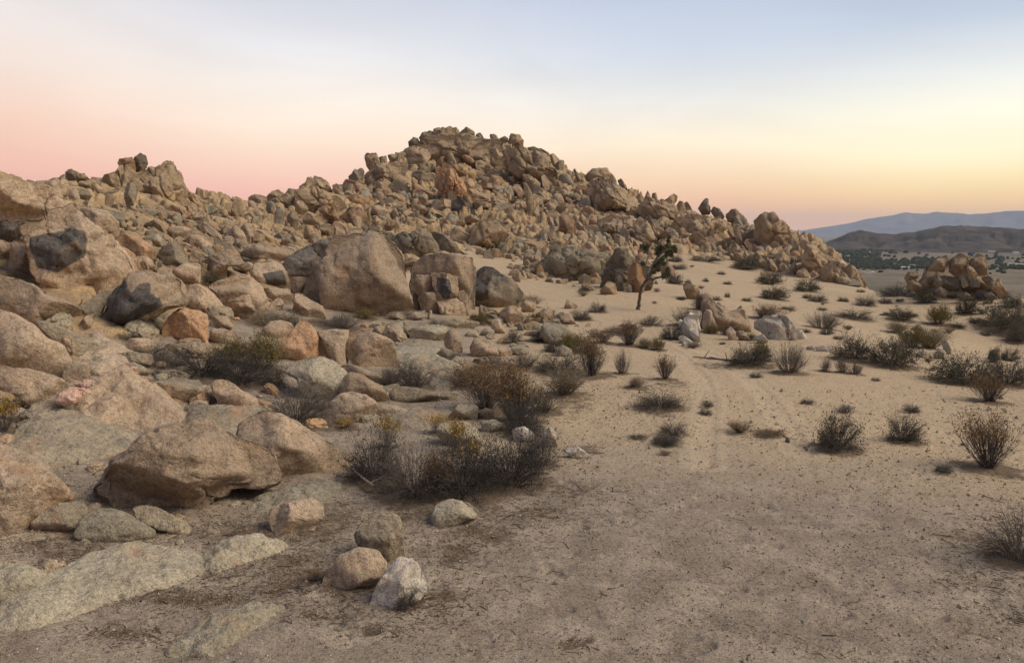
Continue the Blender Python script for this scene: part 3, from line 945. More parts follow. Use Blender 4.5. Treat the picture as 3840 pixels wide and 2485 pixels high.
P o a3 n2 ; 490,1300 500,1150 620,1080 900,950 1000,1050 1050,1190 850,1200 830,1300 700,1330 560,1350
P o a3 n2 ; 1000,1030 1180,930 1400,960 1690,990 1600,1090 1450,1140 1290,1140 1180,1240 1060,1240 1010,1110
P o a4 ; 560,660 640,720 760,800 800,900 720,920 640,820 560,740
P o a5 ; 830,890 830,790 940,700 1000,720 1080,830 1160,960 1100,970 960,920
P o a5 ; 990,730 1080,680 1160,760 1190,880 1160,950 1080,830
P o a4 ; 1150,760 1230,750 1370,800 1480,890 1560,970 1400,970 1260,900 1180,830
P o a2 x0 ; 1645,790 1700,750 1790,755 1810,830 1760,910 1730,935 1680,870 ; heart-shaped tan stone wedged between boulders left of the varnished block
P o a3 ; 1530,880 1600,830 1660,880 1710,970 1680,1020 1560,980 1520,930
P o a4 ; 1590,580 1640,510 1720,505 1740,600 1720,740 1640,720 1600,650
P o a6 ; 1780,560 1830,520 1950,560 2120,620 2000,700 1850,690 1790,640
P o a4 ; 1790,800 1830,680 1930,690 1960,760 1930,850 1850,900 1800,870
P o a3 ; 1990,700 2070,660 2160,740 2250,840 2170,860 2060,820
P r a5 ; 1980,480 2080,420 2180,460 2220,560 2290,720 2180,660 2050,570
P o a5 ; 1690,420 1740,360 1830,430 1870,500 1790,520 1710,560
P o a5 ; 1730,310 1750,200 1820,150 1850,80 1920,75 1930,180 1920,300 1830,310 ; left tooth of the twin crag between the left peak and the hill
P o a6 ; 1915,170 1940,70 2020,75 2120,150 2170,270 2080,300 1990,300 1930,230 ; right tooth of the twin crag between the left peak and the hill
P o a4 ; 1320,420 1320,340 1400,260 1500,235 1560,280 1570,380 1450,430
P o a2 ; 1110,340 1180,300 1230,303 1320,330 1345,400 1240,450 1130,410
P o a4 ; 1560,300 1620,220 1700,230 1720,320 1640,380
P o a4 ; 1820,310 1940,305 1950,400 1870,450 1780,410
P o a4 ; 2050,330 2200,305 2320,370 2340,460 2220,450 2120,400
P o a3 ; 1830,920 1880,860 1950,840 1990,900 1860,980
P o a4 ; 300,460 340,420 420,380 470,440 420,480
P g a5 ; 420,430 560,370 660,350 640,400 520,480 440,490
P o a4 ; 400,620 440,540 540,500 580,560 560,640 480,700 420,690
P o a3 ; 730,540 770,480 840,500 860,560 800,600
B r a5 ; 775,970 830,900 950,885 1000,960 1035,1050 940,1070 860,1060 800,1010 ; vivid rusty-orange block on the slope behind the huge dome
B r a5 ; 810,810 900,775 1060,800 1070,850 930,890 860,870
B o a3 ; 790,1160 860,1085 960,1080 1010,1160 900,1175 820,1170
B o a4 ; 1020,1090 1060,1025 1130,1060 1185,1130 1190,1190 1100,1170
B g a6 ; 920,1090 1000,1055 1060,1130 1010,1160
B o a3 ; 985,450 1010,412 1090,408 1125,470 1120,570 1050,570 1005,520 ; rounded thumb of rock on the skyline at the hill's left shoulder
B g a3 ; 850,620 900,560 960,543 995,590 965,670 900,700 855,670 ; dark rounded rock on the skyline below the thumb of rock
B o a4 ; 1115,450 1180,435 1200,540 1130,570
B o a4 ; 1195,430 1240,418 1300,430 1310,480 1220,510
B g a3 ; 1375,310 1430,275 1480,310 1450,360 1385,360
B g a5 ; 1505,245 1560,212 1620,240 1620,370 1550,380 1490,310
B o a6 n3 ; 1600,210 1680,178 1800,188 1825,240 1790,330 1730,410 1640,370 1600,290 ; fluted block forming the left top of the hill's summit
B o a6 ; 1820,240 1890,182 1960,225 1985,310 1900,320 1840,300 ; pointed block forming the right top of the hill's summit
B o a4 ; 1310,420 1350,370 1400,370 1400,450 1330,470
B o a4 ; 1000,640 1060,590 1120,650 1100,740 1020,740
B o a4 ; 700,700 740,680 790,720 800,780 730,790
B g a3 ; 790,720 830,670 870,690 860,760 810,770
B o a3 ; -20,800 50,780 120,800 130,870 20,890
N g a2 n2 ; 1080,320 1170,280 1280,330 1340,430 1380,540 1300,590 1200,500 1110,480 ; smooth purple-grey slab below the summit
N r a3 x.1 ; 1105,495 1155,462 1220,500 1290,570 1315,650 1240,640 1150,570 ; bright orange bolster-shaped rock below the purple-grey slab
N o a5 n3 ; 420,390 560,365 680,400 725,470 660,600 540,610 430,560
N r a4 ; 790,540 850,500 910,490 925,600 900,730 820,730 785,630
N o a4 ; 915,460 980,435 1030,540 1095,700 1090,780 990,730 930,600
N r a4 ; 810,740 1000,730 1100,790 1125,890 1000,890 880,820
N o a3 ; 910,860 980,825 1065,900 1045,970 950,950
N o a3 ; 1130,810 1220,765 1290,850 1285,940 1160,900
N o a4 n2 ; 1380,410 1500,380 1650,440 1680,530 1620,620 1500,580 1400,500
N o a5 ; 1320,620 1380,500 1485,470 1460,580 1390,660
N o a4 n2 ; 1680,300 1740,208 1830,230 1893,290 1880,380 1780,400 1700,360 ; rounded block on the skyline right of the summit
N g a3 ; 1585,260 1650,233 1695,270 1650,350 1600,310
N o a5 ; 1460,225 1520,210 1610,280 1600,350 1500,330
N g a4 ; 1285,215 1340,192 1385,260 1330,360 1280,310
N g a4 ; 450,300 500,250 560,260 580,340 520,380 450,370
N g a5 ; 570,250 620,190 700,180 740,210 740,330 660,390 580,350
N o a5 n3 ; 1850,540 2000,500 2130,620 2160,800 2060,760 1950,660 1860,620
N o a5 ; 1940,380 2060,370 2200,480 2250,600 2180,660 2080,550 1960,460
N g a5 ; 2060,390 2090,372 2220,465 2350,600 2300,620 2180,520
N o a6 ; 1870,830 1920,820 2000,960 2015,1100 1990,1280 1940,1170 1900,970
N o a5 ; 1860,710 1960,720 2100,830 2060,920 1920,850
N o a4 ; 1670,1200 1740,1110 1800,1180 1840,1310 1780,1400 1690,1360
N v a5 ; 980,1060 1060,970 1150,1040 1260,1130 1340,1240 1300,1290 1150,1240 1000,1220
N g a4 ; 550,650 620,580 690,660 700,760 620,800
N o a5 ; 310,640 345,570 395,640 360,780 300,800
N o a5 ; 1120,980 1170,970 1260,1080 1240,1140 1160,1060
N o a5 ; 1700,520 1780,460 1850,500 1840,620 1750,640
N o a5 ; 1480,1000 1560,980 1600,1080 1560,1160 1490,1120
N o a4 ; 160,980 240,930 330,960 400,1010 380,1080 220,1060
N o a4 ; 560,1000 640,930 680,980 700,1080 620,1110
N o a4 ; 30,860 100,800 160,880 160,980 60,960
N r a5 ; 130,1350 200,1290 290,1300 330,1400 240,1460 150,1440
O o a3 n2 x.1 ; 305,340 380,250 460,230 590,238 640,290 720,400 690,450 600,430 450,410 330,390 ; rounded cap of the big beaked crag on the hill's right side
O o a5 n2 x.1 ; 470,480 580,430 720,450 830,530 910,630 912,700 860,730 760,670 640,600 540,560 ; curved slab like a jaw under the cap of the beaked crag
O o a5 n2 ; 395,580 440,525 560,560 680,650 710,750 790,770 740,800 600,820 440,760 405,670
O o a4 ; 680,670 740,655 805,725 795,780 700,760
O g a4 ; 720,395 768,362 830,450 900,600 840,570 750,470
O g a3 ; 720,830 800,783 850,840 885,930 905,1070 850,1100 780,980 725,900
O o a4 ; 600,880 680,818 745,900 725,990 640,980 600,930
O o a4 ; 860,790 900,715 1055,750 1065,810 960,880 890,860
O o a3 n3 ; 920,910 1000,828 1065,860 1145,950 1180,1080 1250,1180 1200,1230 1050,1200 960,1100 930,1000 ; tall smooth tan buttress right of a black vertical cleft
O g a5 ; 465,950 500,868 565,920 605,1050 560,1100 485,1080
O r a4 n2 ; -10,850 60,808 160,850 195,950 215,1080 170,1140 60,1110 -10,1080
O o a6 ; 1065,820 1120,828 1185,950 1240,1140 1200,1190 1135,1010
O o a6 ; 1050,640 1100,515 1145,610 1190,720 1100,730 ; sharpest spire on the jagged ridge right of the beaked crag
O o a6 ; 950,600 990,542 1045,600 1060,720 970,700
O o a6 ; 1150,640 1158,550 1210,548 1225,620 1265,820 1200,800
O o a5 ; 1285,660 1420,560 1475,600 1460,660 1400,760 1335,750
O o a4 ; 1435,740 1500,645 1550,660 1595,800 1605,920 1530,960 1455,900
O o a5 ; 1555,690 1600,652 1655,740 1770,940 1700,950 1600,820
O g a3 x.1 ; 1735,740 1780,660 1830,608 1862,620 1865,690 1895,725 1880,800 1780,810 ; dark upright finger of rock alone on the skyline of the right ridge
O g a4 ; 1885,780 1930,718 2000,740 2065,830 2030,870 1950,850
O o a5 ; 2075,820 2140,758 2200,745 2343,880 2343,980 2200,960 2100,890
O o a4 ; 2030,1020 2070,940 2165,950 2150,1040 2090,1100
O o a6 ; 2165,930 2230,950 2300,1180 2350,1310 2280,1280 2190,1100
O o a6 ; 1775,990 1850,1000 1905,1200 1860,1230 1790,1110
O o a6 ; 1860,1010 1900,995 2005,1190 1970,1250 1890,1120
O o a4 ; 395,1370 440,1320 520,1310 605,1380 605,1490 500,1520 415,1460
O o a4 ; 1700,940 1780,920 1800,1000 1740,1010
O o a4 ; 1180,700 1240,640 1290,700 1300,820 1240,860
O g a5 ; 190,330 165,260 190,245 250,370 230,420
O o a4 ; 110,700 160,660 220,720 210,800 130,780
O o a5 ; 230,880 270,800 330,860 340,980 270,1000
C o a6 ; 900,1190 930,1160 980,1165 985,1240 960,1330 900,1340 ; pale upright slab beside a dark hollow, left of the twisted tree
C o a6 ; 975,1080 1000,1040 1040,1045 1065,1120 1050,1260 1000,1250
C r a5 ; 1085,1210 1130,1150 1200,1195 1235,1290 1200,1430 1120,1435 1085,1330 ; orange-stained standing rock right behind the twisted tree's trunk
C o a4 ; 830,1400 900,1320 960,1340 985,1430 880,1445
C o a4 ; 1140,1100 1180,1080 1235,1090 1290,1180 1260,1270 1190,1210
C g a6 ; 965,1290 1000,1255 1035,1300 1030,1400 990,1410
C w a6 ; 1060,1400 1080,1340 1110,1350 1115,1425
C r a3 ; 1370,1170 1420,1138 1490,1210 1485,1290 1400,1300 1375,1230 ; orange rock just right of the twisted tree
C o a4 ; 755,1140 820,1070 905,1090 905,1190 800,1200
C o a3 ; 345,920 400,858 455,900 425,980 360,1000
C o a5 ; 385,990 460,908 555,970 500,1020 430,1040
C o a4 ; 285,1050 350,1000 405,1070 375,1140 295,1130
C o a4 t.8 ; 400,1070 520,1020 610,1060 570,1140 450,1130
C o a3 ; 805,1030 830,960 870,970 870,1030
Q o a5 ; 1250,1010 1290,970 1400,985 1520,1095 1500,1210 1400,1250 1320,1190 ; low pyramid-shaped tan rock right of the twisted tree
G o a2 ; 1812,390 1830,270 1900,235 1942,260 1948,350 1900,385 ; smooth upright tan boulder at the left end of the small standing-rock row
G o a3 ; 1850,520 1870,420 1890,385 1940,398 1945,440 1985,520 1985,600 1900,600
G o a4 ; 1945,370 2000,315 2080,370 2105,450 2080,530 2000,510 1955,440
G o a4 ; 2100,410 2140,420 2152,530 2105,530
G o a5 ; 2150,460 2160,380 2200,345 2240,420 2265,530 2180,550
G o a3 ; 2065,570 2110,530 2150,580 2165,660 2090,630
G o a4 ; 2155,570 2220,570 2285,640 2190,660
G w a3 ; 1712,450 1760,402 1812,420 1802,490 1812,570 1770,570 1720,500 ; white upright stone topping the pile of bleached stones
G w a2 ; 1638,480 1670,468 1715,530 1712,565 1660,535
G w a3 ; 1730,570 1800,560 1832,620 1842,680 1780,640
G w a3 ; 1645,620 1690,610 1785,670 1740,690 1655,665
G w a2 ; 1665,705 1690,665 1722,680 1722,710
G w a2 ; 1728,705 1750,670 1788,690 1780,712
G w a3 ; 1790,660 1855,700 1830,715
G w a2 ; 1640,580 1700,560 1732,600 1720,645 1650,610
D w a5 n3 ; -20,1200 40,1160 110,1140 190,1150 250,1240 295,1355 180,1365 80,1300 -20,1250 ; fluted whitish boulder, larger half of the pale pair on the sand
D w a5 ; 190,1150 260,1148 330,1230 375,1300 330,1375 285,1300 ; narrower right half of the fluted pale pair on the sand
D w a3 ; 350,1270 390,1270 430,1320 445,1355 380,1362
D w a3 ; -40,1350 0,1325 50,1310 100,1370 50,1400
H w a4 t.7 ; 435,240 510,222 515,268 440,268
H w a4 t.7 ; 515,240 580,228 640,235 655,278 540,282
H p a1 ; 1405,300 1480,258 1545,300 1530,345 1420,340
H p a1 ; 1565,300 1630,248 1675,290 1650,355 1580,350
H p a2 ; 1635,200 1660,170 1690,190 1725,260 1712,320 1675,310
H g a1 ; 2055,300 2100,258 2155,290 2155,365 2060,365
G p a3 n2 ; 430,540 450,510 510,475 570,490 680,570 760,620 810,680 700,700 500,680 410,610 ; broad pale bedrock mound between the sandy pass and the dark bushes
G w a4 t.6 ; 815,575 900,555 1000,610 1025,645 900,615
G w a3 t.8 ; 1105,512 1200,505 1330,515 1320,535 1150,532
G p a2 ; 130,740 190,700 270,700 315,750 300,795 200,785
G p a2 ; 550,710 620,700 700,740 690,805 560,785
G o a4 ; 555,440 600,400 690,430 745,520 650,505
G o a4 ; 630,360 650,290 700,310 745,350 700,375
G p a3 t.8 ; 300,540 370,500 440,505 430,550 330,560
G p a3 ; 330,620 350,570 430,580 420,630
D o a4 x.1 D55 x.05 ; 1510,730 1580,650 1690,600 1695,680 1650,760 1560,745 ; tilted golden slab at the left top of the isolated right outcrop
D o a5 D55 x.05 ; 1700,650 1800,588 1880,620 1855,700 1875,810 1780,800 1700,750
D o a4 D55 x.05 ; 1880,660 1950,588 2020,610 2052,700 2040,780 1960,780 1885,710
D o a3 D55 x.05 ; 1305,810 1340,758 1430,750 1430,810 1330,850
D p a4 D55 x.05 ; 1535,830 1640,790 1780,800 1810,890 1700,930 1600,910
D o a4 D55 x.05 ; 1415,860 1500,808 1525,880 1450,910
D p a2 D55 x.05 ; 1875,840 1920,805 1970,825 1985,890 1900,910
D o a5 D55 x.05 ; 1980,810 2060,790 2170,880 2225,1000 2170,1010 2080,910
D p a4 D55 x.05 ; 1640,940 1800,900 1860,980 1700,990
D p a4 D55 x.05 ; 1940,920 2100,910 2155,1010 2050,1030 1930,990
D o a5 D55 x.05 ; 2105,840 2150,808 2215,925 2180,930
D o a4 n2 ; -20,310 60,228 150,240 200,290 285,370 295,450 230,580 100,580 -10,470 ; massive rounded crag where the jagged ridge ends at the skyline
D o a6 ; -20,570 60,640 135,730 60,720 -20,720
D o a4 ; 325,570 360,505 395,560 385,660 335,660
D o a5 n2 ; 405,660 430,515 520,535 600,620 660,710 560,820 450,800 405,720 ; bright tan wedge at the low right end of the ridge
D o a5 ; 555,720 650,655 740,740 780,870 640,850 555,810
D o a5 ; 765,720 830,688 900,760 965,860 965,900 860,880 785,800
D o a4 ; 275,450 360,470 430,550 330,560
D o a5 ; 275,760 330,640 380,790
D o a4 ; 150,600 230,570 290,640 280,740 180,720
D o a5 n3 D58 x.05 ; 1440,860 1520,720 1700,660 1850,640 2000,650 2070,790 2160,880 2240,1010 2000,1040 1750,1010 1500,960 1330,900 ; broad cracked core of the isolated right outcrop
D g a4 D53 x.05 ; 1540,900 1620,880 1700,930 1660,980 1560,960
D p a4 D53 x.05 ; 1560,800 1600,780 1650,850 1620,900 1570,880
D p a4 D53 x.05 ; 1800,780 1860,800 1880,880 1820,900
D g a4 D53 x.05 ; 1760,960 1850,930 1920,990 1840,1020
D o a5 D53 x.05 ; 1860,720 1900,700 1960,780 1940,830 1880,800
D o a4 D53 x.05 ; 1330,840 1400,820 1460,880 1400,930 1320,900
D p a4 D53 x.05 ; 2010,960 2080,930 2130,990 2080,1020
F o a5 D32 ; 1480,470 1520,330 1560,200 1600,180 1620,420 1560,500
F g a4 ; 1300,440 1340,400 1440,400 1480,450 1400,490 1310,480
G g a6 ; 200,250 240,210 290,260 300,330 240,350
G o a5 ; 250,340 300,290 370,300 380,370 320,420 260,400
G o a5 ; 380,430 450,370 520,400 540,470 470,480
A o a5 ; 640,780 700,690 800,650 840,700 760,790 690,830
A o a4 ; 430,500 520,470 560,560 520,640 440,620 400,560
E o a3 ; 1200,70 1250,30 1330,30 1390,60 1330,110 1230,110
E o a2 ; 1390,80 1400,30 1480,30 1560,80 1600,130 1480,130
E o a4 ; 700,520 760,440 830,420 830,560 760,600
P o a5 ; 480,700 560,640 640,720 600,800 520,780
P g a4 ; 740,760 860,700 900,740 850,850 780,860
Z g m.22 ; 0,1040 60,990 140,965 240,975 330,1010 320,1050 200,1075 60,1100 0,1090
Z g m.15 ; 455,955 540,940 640,955 620,990 520,1005 460,985
Z g m.15 ; 330,905 400,885 470,890 480,920 400,940 340,930
Z p m.12 ; 370,1530 470,1450 600,1400 660,1415 600,1470 500,1530
Z g m.14 ; 880,965 960,945 1040,960 1030,990 930,1000
Z g m.25 ; 60,930 150,905 230,920 240,960 140,985 60,975
Z o m.25 ; 150,800 240,790 330,830 320,870 240,880 160,850
Z g m.2 ; 400,960 470,950 540,985 500,1010 420,1000
Z p m.15 ; 900,810 980,795 1040,820 1000,850 920,845
Z g m.15 ; 780,890 850,880 900,905 850,930 790,920
P o a6 n4 d1 ; 1640,420 1740,260 1850,170 2000,180 2150,270 2300,340 2340,520 2000,560 1700,560
N o a7 n5 d1 ; 420,480 560,330 700,240 900,190 1150,190 1300,260 1560,300 1680,420 1600,620 1200,640 700,620 450,600
N o a6 n5 d1 ; 1600,420 1850,390 2050,430 2200,560 2300,700 2200,900 1900,800 1700,620
N r a6 n5 d1 ; 760,640 900,560 1080,700 1150,850 1250,1000 1100,1150 900,1050 780,850
O o a6 n5 d1 ; 330,420 420,350 650,350 760,450 880,650 860,760 600,860 400,760 330,560
O o a7 n5 d1 ; 480,850 700,800 860,860 950,900 1100,950 1200,1180 900,1180 600,1120 480,1050
O o a7 n5 d1 ; 950,720 1100,600 1250,640 1400,640 1450,760 1600,900 1500,1000 1200,950 1000,900
O o a7 n5 d1 ; 1450,900 1600,780 1800,800 2000,850 2100,1000 2200,1200 1900,1200 1600,1050
P o a6 n4 d1 ; 1340,420 1460,300 1600,270 1700,350 1680,500 1400,500
B o a6 n4 d1 ; 980,620 1100,520 1280,480 1380,500 1360,700 1100,760 980,720
S g a4 n2 D33.4 ; 1545,1010 1640,985 1780,1000 1775,1120 1760,1205 1560,1205
C g a6 n4 d2.5 ; 840,1400 890,1200 970,1060 1060,1040 1120,1130 1200,1160 1240,1300 1200,1430 1000,1445
C p a6 n4 d2 ; 350,1100 450,1000 600,1040 760,1060 900,1090 900,1250 720,1330 420,1290 260,1200
G o a5 n4 d1.6 ; 1830,520 1850,320 1940,280 2000,350 2100,390 2220,380 2270,520 2260,640 2100,640 1900,600
G w a5 n4 d.9 ; 1660,640 1650,520 1720,440 1810,440 1835,560 1850,690 1750,705
M o a6 n5 D62 ; 590,340 700,255 820,200 900,150 1000,190 1110,240 1200,260 1300,230 1330,400 1300,600 900,620 620,560
M o a6 n5 D63 ; 1250,260 1310,190 1440,150 1510,85 1640,60 1700,150 1760,180 1880,110 1900,300 1860,600 1500,640 1260,560
M o a7 n5 D62.5 ; 1760,240 1870,100 1960,110 2050,60 2160,30 2190,140 2250,240 2343,380 2400,600 2100,640 1800,600
M o a6 n4 D64 ; 2230,330 2300,370 2500,460 2620,520 2600,640 2300,640
"""
# ------------------------------------------------------------------ outlined rocks
ZO = {"A": (0, 500, 2.369), "B": (950, 400, 2.369), "C": (1900, 500, 2.369), "D": (2840, 700, 2.369), "E": (0, 1000, 2.369), "F": (900, 1000, 2.369),
      "G": (1850, 1000, 2.369), "H": (2840, 1200, 2.369), "I": (0, 1500, 1.563), "J": (1000, 1500, 1.563), "K": (2000, 1500, 1.563), "L": (2900, 1500, 1.563),
      "M": (0, 600, 3.347), "N": (1400, 440, 3.347), "O": (2100, 560, 3.347), "P": (600, 640, 3.347), "Q": (2250, 820, 4.053), "Z": (0, 0, 0.61979), "S": (0, 0, 1.0)}


def parse_pts(z, s):
    ox, oy, k = ZO[z]
    out = []
    for t in s.split():
        a, b = t.split(",")
        out.append((ox + float(a) / k, oy + float(b) / k))
    return np.array(out)


def polar_profile(poly, c, n=240):
    """outline radius around c for n directions (farthest crossing)"""
    th = np.arange(n) / n * 2 * PI
    dx, dy = np.cos(th), np.sin(th)
    R = np.zeros(n)
    m = len(poly)
    for k in range(m):
        a = poly[k] - c; b = poly[(k + 1) % m] - c
        e = b - a
        den = dx * e[1] - dy * e[0]
        with np.errstate(divide="ignore", invalid="ignore"):
            t = (a[0] * e[1] - a[1] * e[0]) / den
            u = (a[0] * dy - a[1] * dx) / den
        ok = (np.abs(den) > 1e-12) & (u >= -1e-6) & (u <= 1 + 1e-6) & (t > 0)
        R = np.where(ok & (t > R), t, R)
    bad = R <= 0
    if bad.any():
        R[bad] = R[~bad].min()
    return R


def csmooth(R, w):
    k = np.arange(-3 * w, 3 * w + 1)
    g = np.exp(-0.5 * (k / w) ** 2); g /= g.sum()
    return sum(g[i] * np.roll(R, k[i]) for i in range(len(k)))


def inside_soft(P, poly):
    """signed distance-ish of points to polygon (positive inside)"""
    n = len(poly)
    ins = np.zeros(len(P), bool)
    dmin = np.full(len(P), 1e9)
    for k in range(n):
        a, b = poly[k], poly[(k + 1) % n]
        dmin = np.minimum(dmin, seg_dist(P[:, 0], P[:, 1], a, b))
        cond = ((a[1] > P[:, 1]) != (b[1] > P[:, 1]))
        with np.errstate(divide="ignore", invalid="ignore"):
            xi = (b[0] - a[0]) * (P[:, 1] - a[1]) / (b[1] - a[1]) + a[0]
        ins ^= cond & (P[:, 0] < xi)
    return np.where(ins, dmin, -dmin)


def area_centroid(p):
    x, y = p[:, 0], p[:, 1]
    x1, y1 = np.roll(x, -1), np.roll(y, -1)
    cr = x * y1 - x1 * y
    A = cr.sum() / 2
    return np.array([((x + x1) * cr).sum(), ((y + y1) * cr).sum()]) / (6 * A), abs(A)


ROCK_INFO = []
NEAR_ZONES = set("IJKEFGHQS")


def build_rock(idx, z, mat, opts, poly, stain, label):
    o = dict(a=3.0, t=1.0, d=0.0, n=1.0, x=0.16, e=1.0)
    for t in opts:
        o[t[0]] = float(t[1:])
    r_ = np.random.default_rng(1000 + idx)
    c0, A0 = area_centroid(poly)
    w, h = np.ptp(poly[:, 0]), np.ptp(poly[:, 1])
    bi = int(np.argmax(poly[:, 1]))
    by = poly[bi, 1]; bx = 0.5 * poly[bi, 0] + 0.5 * c0[0]
    D, P = hit([bx, bx, bx], [min(by - 0.06 * h, 2480), min(by, 2484), min(by - .3 * h, 2480)])
    dd = D[0] if not np.isnan(D[0]) else (D[1] if not np.isnan(D[1]) else np.nan)
    if "D" in o:
        dd = o["D"]
    if np.isnan(dd):
        # nothing but sky behind: take the ridge of the same column
        for k in range(60):
            Dk, _ = hit([c0[0]], [by + 4 * k])
            if not np.isnan(Dk[0]) and Dk[0] < 180:
                dd = Dk[0]
                break
    dd = min(dd, 175.0)
    rc = ray(c0[0], c0[1])
    hyp = math.hypot(rc[0], rc[1])
    lp = dd / hyp  # length along the ray
    s = lp / FPX  # metres per pixel there
    T = 0.5 * min(math.sqrt(w * h) * 0.95, 1.25 * min(w, h)) * s * o["t"]
    L = lp + (0.5 if dd < 40 else 0.05) * T + o["d"]
    scale = L / lp
    # extend the hidden foot
    poly2 = poly.copy()
    if o["x"] > 0:
        m = poly2[:, 1] > c0[1] + 0.2 * h
        poly2[m, 1] += o["x"] * h * (poly2[m, 1] - c0[1]) / (h * 0.5)
    # outline in the plane square to the sight line through the centre
    nrm = rc
    right = np.cross(nrm, [0, 0, 1.0]); right /= np.linalg.norm(right)
    up = np.cross(right, nrm)
    cen = np.array([0, 0, CAM_H]) + rc * L

    def plane(pp):
        d = ray(pp[:, 0], pp[:, 1])
        q = d * (L / (d @ nrm))[:, None] + np.array([0, 0, CAM_H]) - cen
        return np.stack([q @ right, q @ up], -1)

    pl = plane(poly2)
    ang = o["a"]
    prof = polar_profile(pl, np.zeros(2))
    prof = csmooth(prof, max(1, int(5.5 - 0.9 * ang))) * (1.08 if dd < 40 else (1.12 if z in 'CG' else 1.03))
    rpx = math.sqrt(A0) / 3.75
    lev = 6 if rpx > 75 else (5 if rpx > 22 else (4 if rpx > 9 else 3))
    if o['n'] >= 4 and dd > 40:
        lev = min(6, lev + 1)
    U, F = ico(lev)
    a, b, c = U[:, 0], U[:, 1], U[:, 2]
    rho = np.hypot(a, b); th = np.arctan2(b, a) % (2 * PI)
    kx = 2.4 + 0.3 * ang
    den = (rho ** kx + np.abs(c) ** kx) ** (1 / kx)
    sr, sc1 = rho / den, c / den
    fi = th / (2 * PI) * 240
    i0 = np.floor(fi).astype(int) % 240
    f = fi - np.floor(fi)
    R = prof[i0] * (1 - f) + prof[(i0 + 1) % 240] * f
    # keep the flat outline from pinching: blend toward a mean radius on the inside
    Rm = prof.mean()
    X = np.cos(th) * sr * R; Y = np.sin(th) * sr * R; Zc = sc1 * T
    hw, hh = np.ptp(pl[:, 0]) / 2, np.ptp(pl[:, 1]) / 2
    q = np.stack([X / hw, Y / hh, Zc / T], -1)
    # broken planes facing the viewer: the outline stays, the front is cut
    nearr = dd < 40
    nf = int(2 + ang * (1.0 if ang < 6 else 1.5)) if nearr else int(3 + ang * 1.5)
    z = q[:, 2].copy()
    zmax = z.copy()
    front = z > -0.15
    for k in range(nf):
        t1 = r_.uniform(0, 2 * PI)
        cz = r_.uniform(0.35, 0.92)
        nx, ny = math.cos(t1) * math.sqrt(1 - cz * cz), math.sin(t1) * math.sqrt(1 - cz * cz)
        dl = r_.uniform(0.55, 0.85) if ang > 2 else r_.uniform(0.72, 0.92)
        zp = (dl - nx * q[:, 0] - ny * q[:, 1]) / cz
        zp = np.maximum(zp, 0.04)
        kk = (0.5, 0.5, 0.45, 0.35, 0.22, 0.16, 0.12, 0.1)[int(min(ang, 7))] if nearr else 0.10
        hq = np.clip(0.5 + 0.5 * (zp - z) / kk, 0, 1)
        z = np.where(front, zp * (1 - hq) + z * hq - kk * hq * (1 - hq) * 0.5, z)
    z = np.where(front & (q[:, 2] >= 0), np.maximum(z, np.minimum(q[:, 2], 0.03)), z)
    z = np.where(q[:, 2] < 0, q[:, 2], z)
    q[:, 2] = z
    V = np.stack([q[:, 0] * hw, q[:, 1] * hh, q[:, 2] * T], -1)
    size = min(hw, hh, T) + 0.35 * (hw + hh) * 0.5
    off = r_.uniform(-50, 50, 3)
    nn = V / (np.linalg.norm(V, axis=1, keepdims=True) + 1e-9)
    na = (0.035 + 0.012 * ang) * o["n"] ** 0.5
    dsp = size * na * fbm(V / size * 1.3 + off, 3, idx)
    dsp += size * (0.012 + 0.006 * ang) * fbm(V / size * 4.5 + off, 4, idx + 5)
    # cracks and layering on the larger, rougher rocks
    if not nearr:
        o["n"] = max(o["n"], 2.0)
    if o["n"] >= 2 and ang >= 3 or (not nearr and lev >= 4):
        st = np.array([0.35 + 0.3 * r_.random(), 1.0, 0.3])
        warp = fbm(V / size * 0.9 + off, 2, idx + 9)
        lay = vnoise(np.stack([(V @ st) / size * (1.3 + 0.35 * o["n"]) + warp * 0.6 + idx, np.zeros(len(V)) + idx, np.zeros(len(V))], -1), idx)
        crk = 1 - smooth(0.0, 0.09, np.abs(lay))
        dsp -= size * (0.045 if nearr else 0.11) * crk
        cr2 = vnoise(V / size * 1.1 + off * 2, idx + 3)
        dsp -= size * (0.05 if nearr else 0.13) * (1 - smooth(0.0, 0.05, np.abs(cr2)))
    if not nearr and min(hw, hh) > 1.0:
        # joint blocks: leaning cells with dark gaps between them
        cs = float(np.clip(0.42 * min(hw, hh) + 0.35, 0.75, 2.0))
        la = 0.35 + 0.3 * r_.normal() * 0.5
        qx = (V[:, 0] * math.cos(la) + V[:, 1] * math.sin(la)) / cs
        qy = (-V[:, 0] * math.sin(la) + V[:, 1] * math.cos(la)) / (cs * 1.55)
        wv = 0.35 * fbm(V / cs * 0.8 + off, 2, idx + 41)
        bh, be = blocks(np.stack([qx + wv + idx * 3.7, qy + V[:, 2] / cs * 0.6 + idx], -1), idx + 60)
        dsp += cs * (0.20 * bh - 0.20 * (1 - smooth(0.0, 0.12, be)))
    mdr = fbm(V / size * 2.2 + off + 7, 4, idx + 31, ridge=True)
    dsp -= size * (0.025 + 0.007 * ang) * smooth(0.15, 0.75, mdr)
    pit = fbm(V / size * 7.5 + off, 3, idx + 37)
    dsp -= size * 0.016 * smooth(0.15, 0.5, pit)
    V = V + nn * dsp[:, None]
    if lev >= 5:
        V += nn * (size * 0.004 * fbm(V / size * 22 + off, 2, idx + 8))[:, None]
    # local mesh frame: x right, y away, z up, about the base centre
    Wd = cen[None] + V[:, :1] * right + V[:, 1:2] * up - V[:, 2:3] * nrm
    gz = float(terrain([cen[0]], [cen[1]])[0])
    org = np.array([cen[0], cen[1], min(gz, Wd[:, 2].min() + 0.3 * T)])
    far = dd > 40
    cat = "boulder" if not far else "crag rock"
    name = "boulder" if not far else "hill_rock"
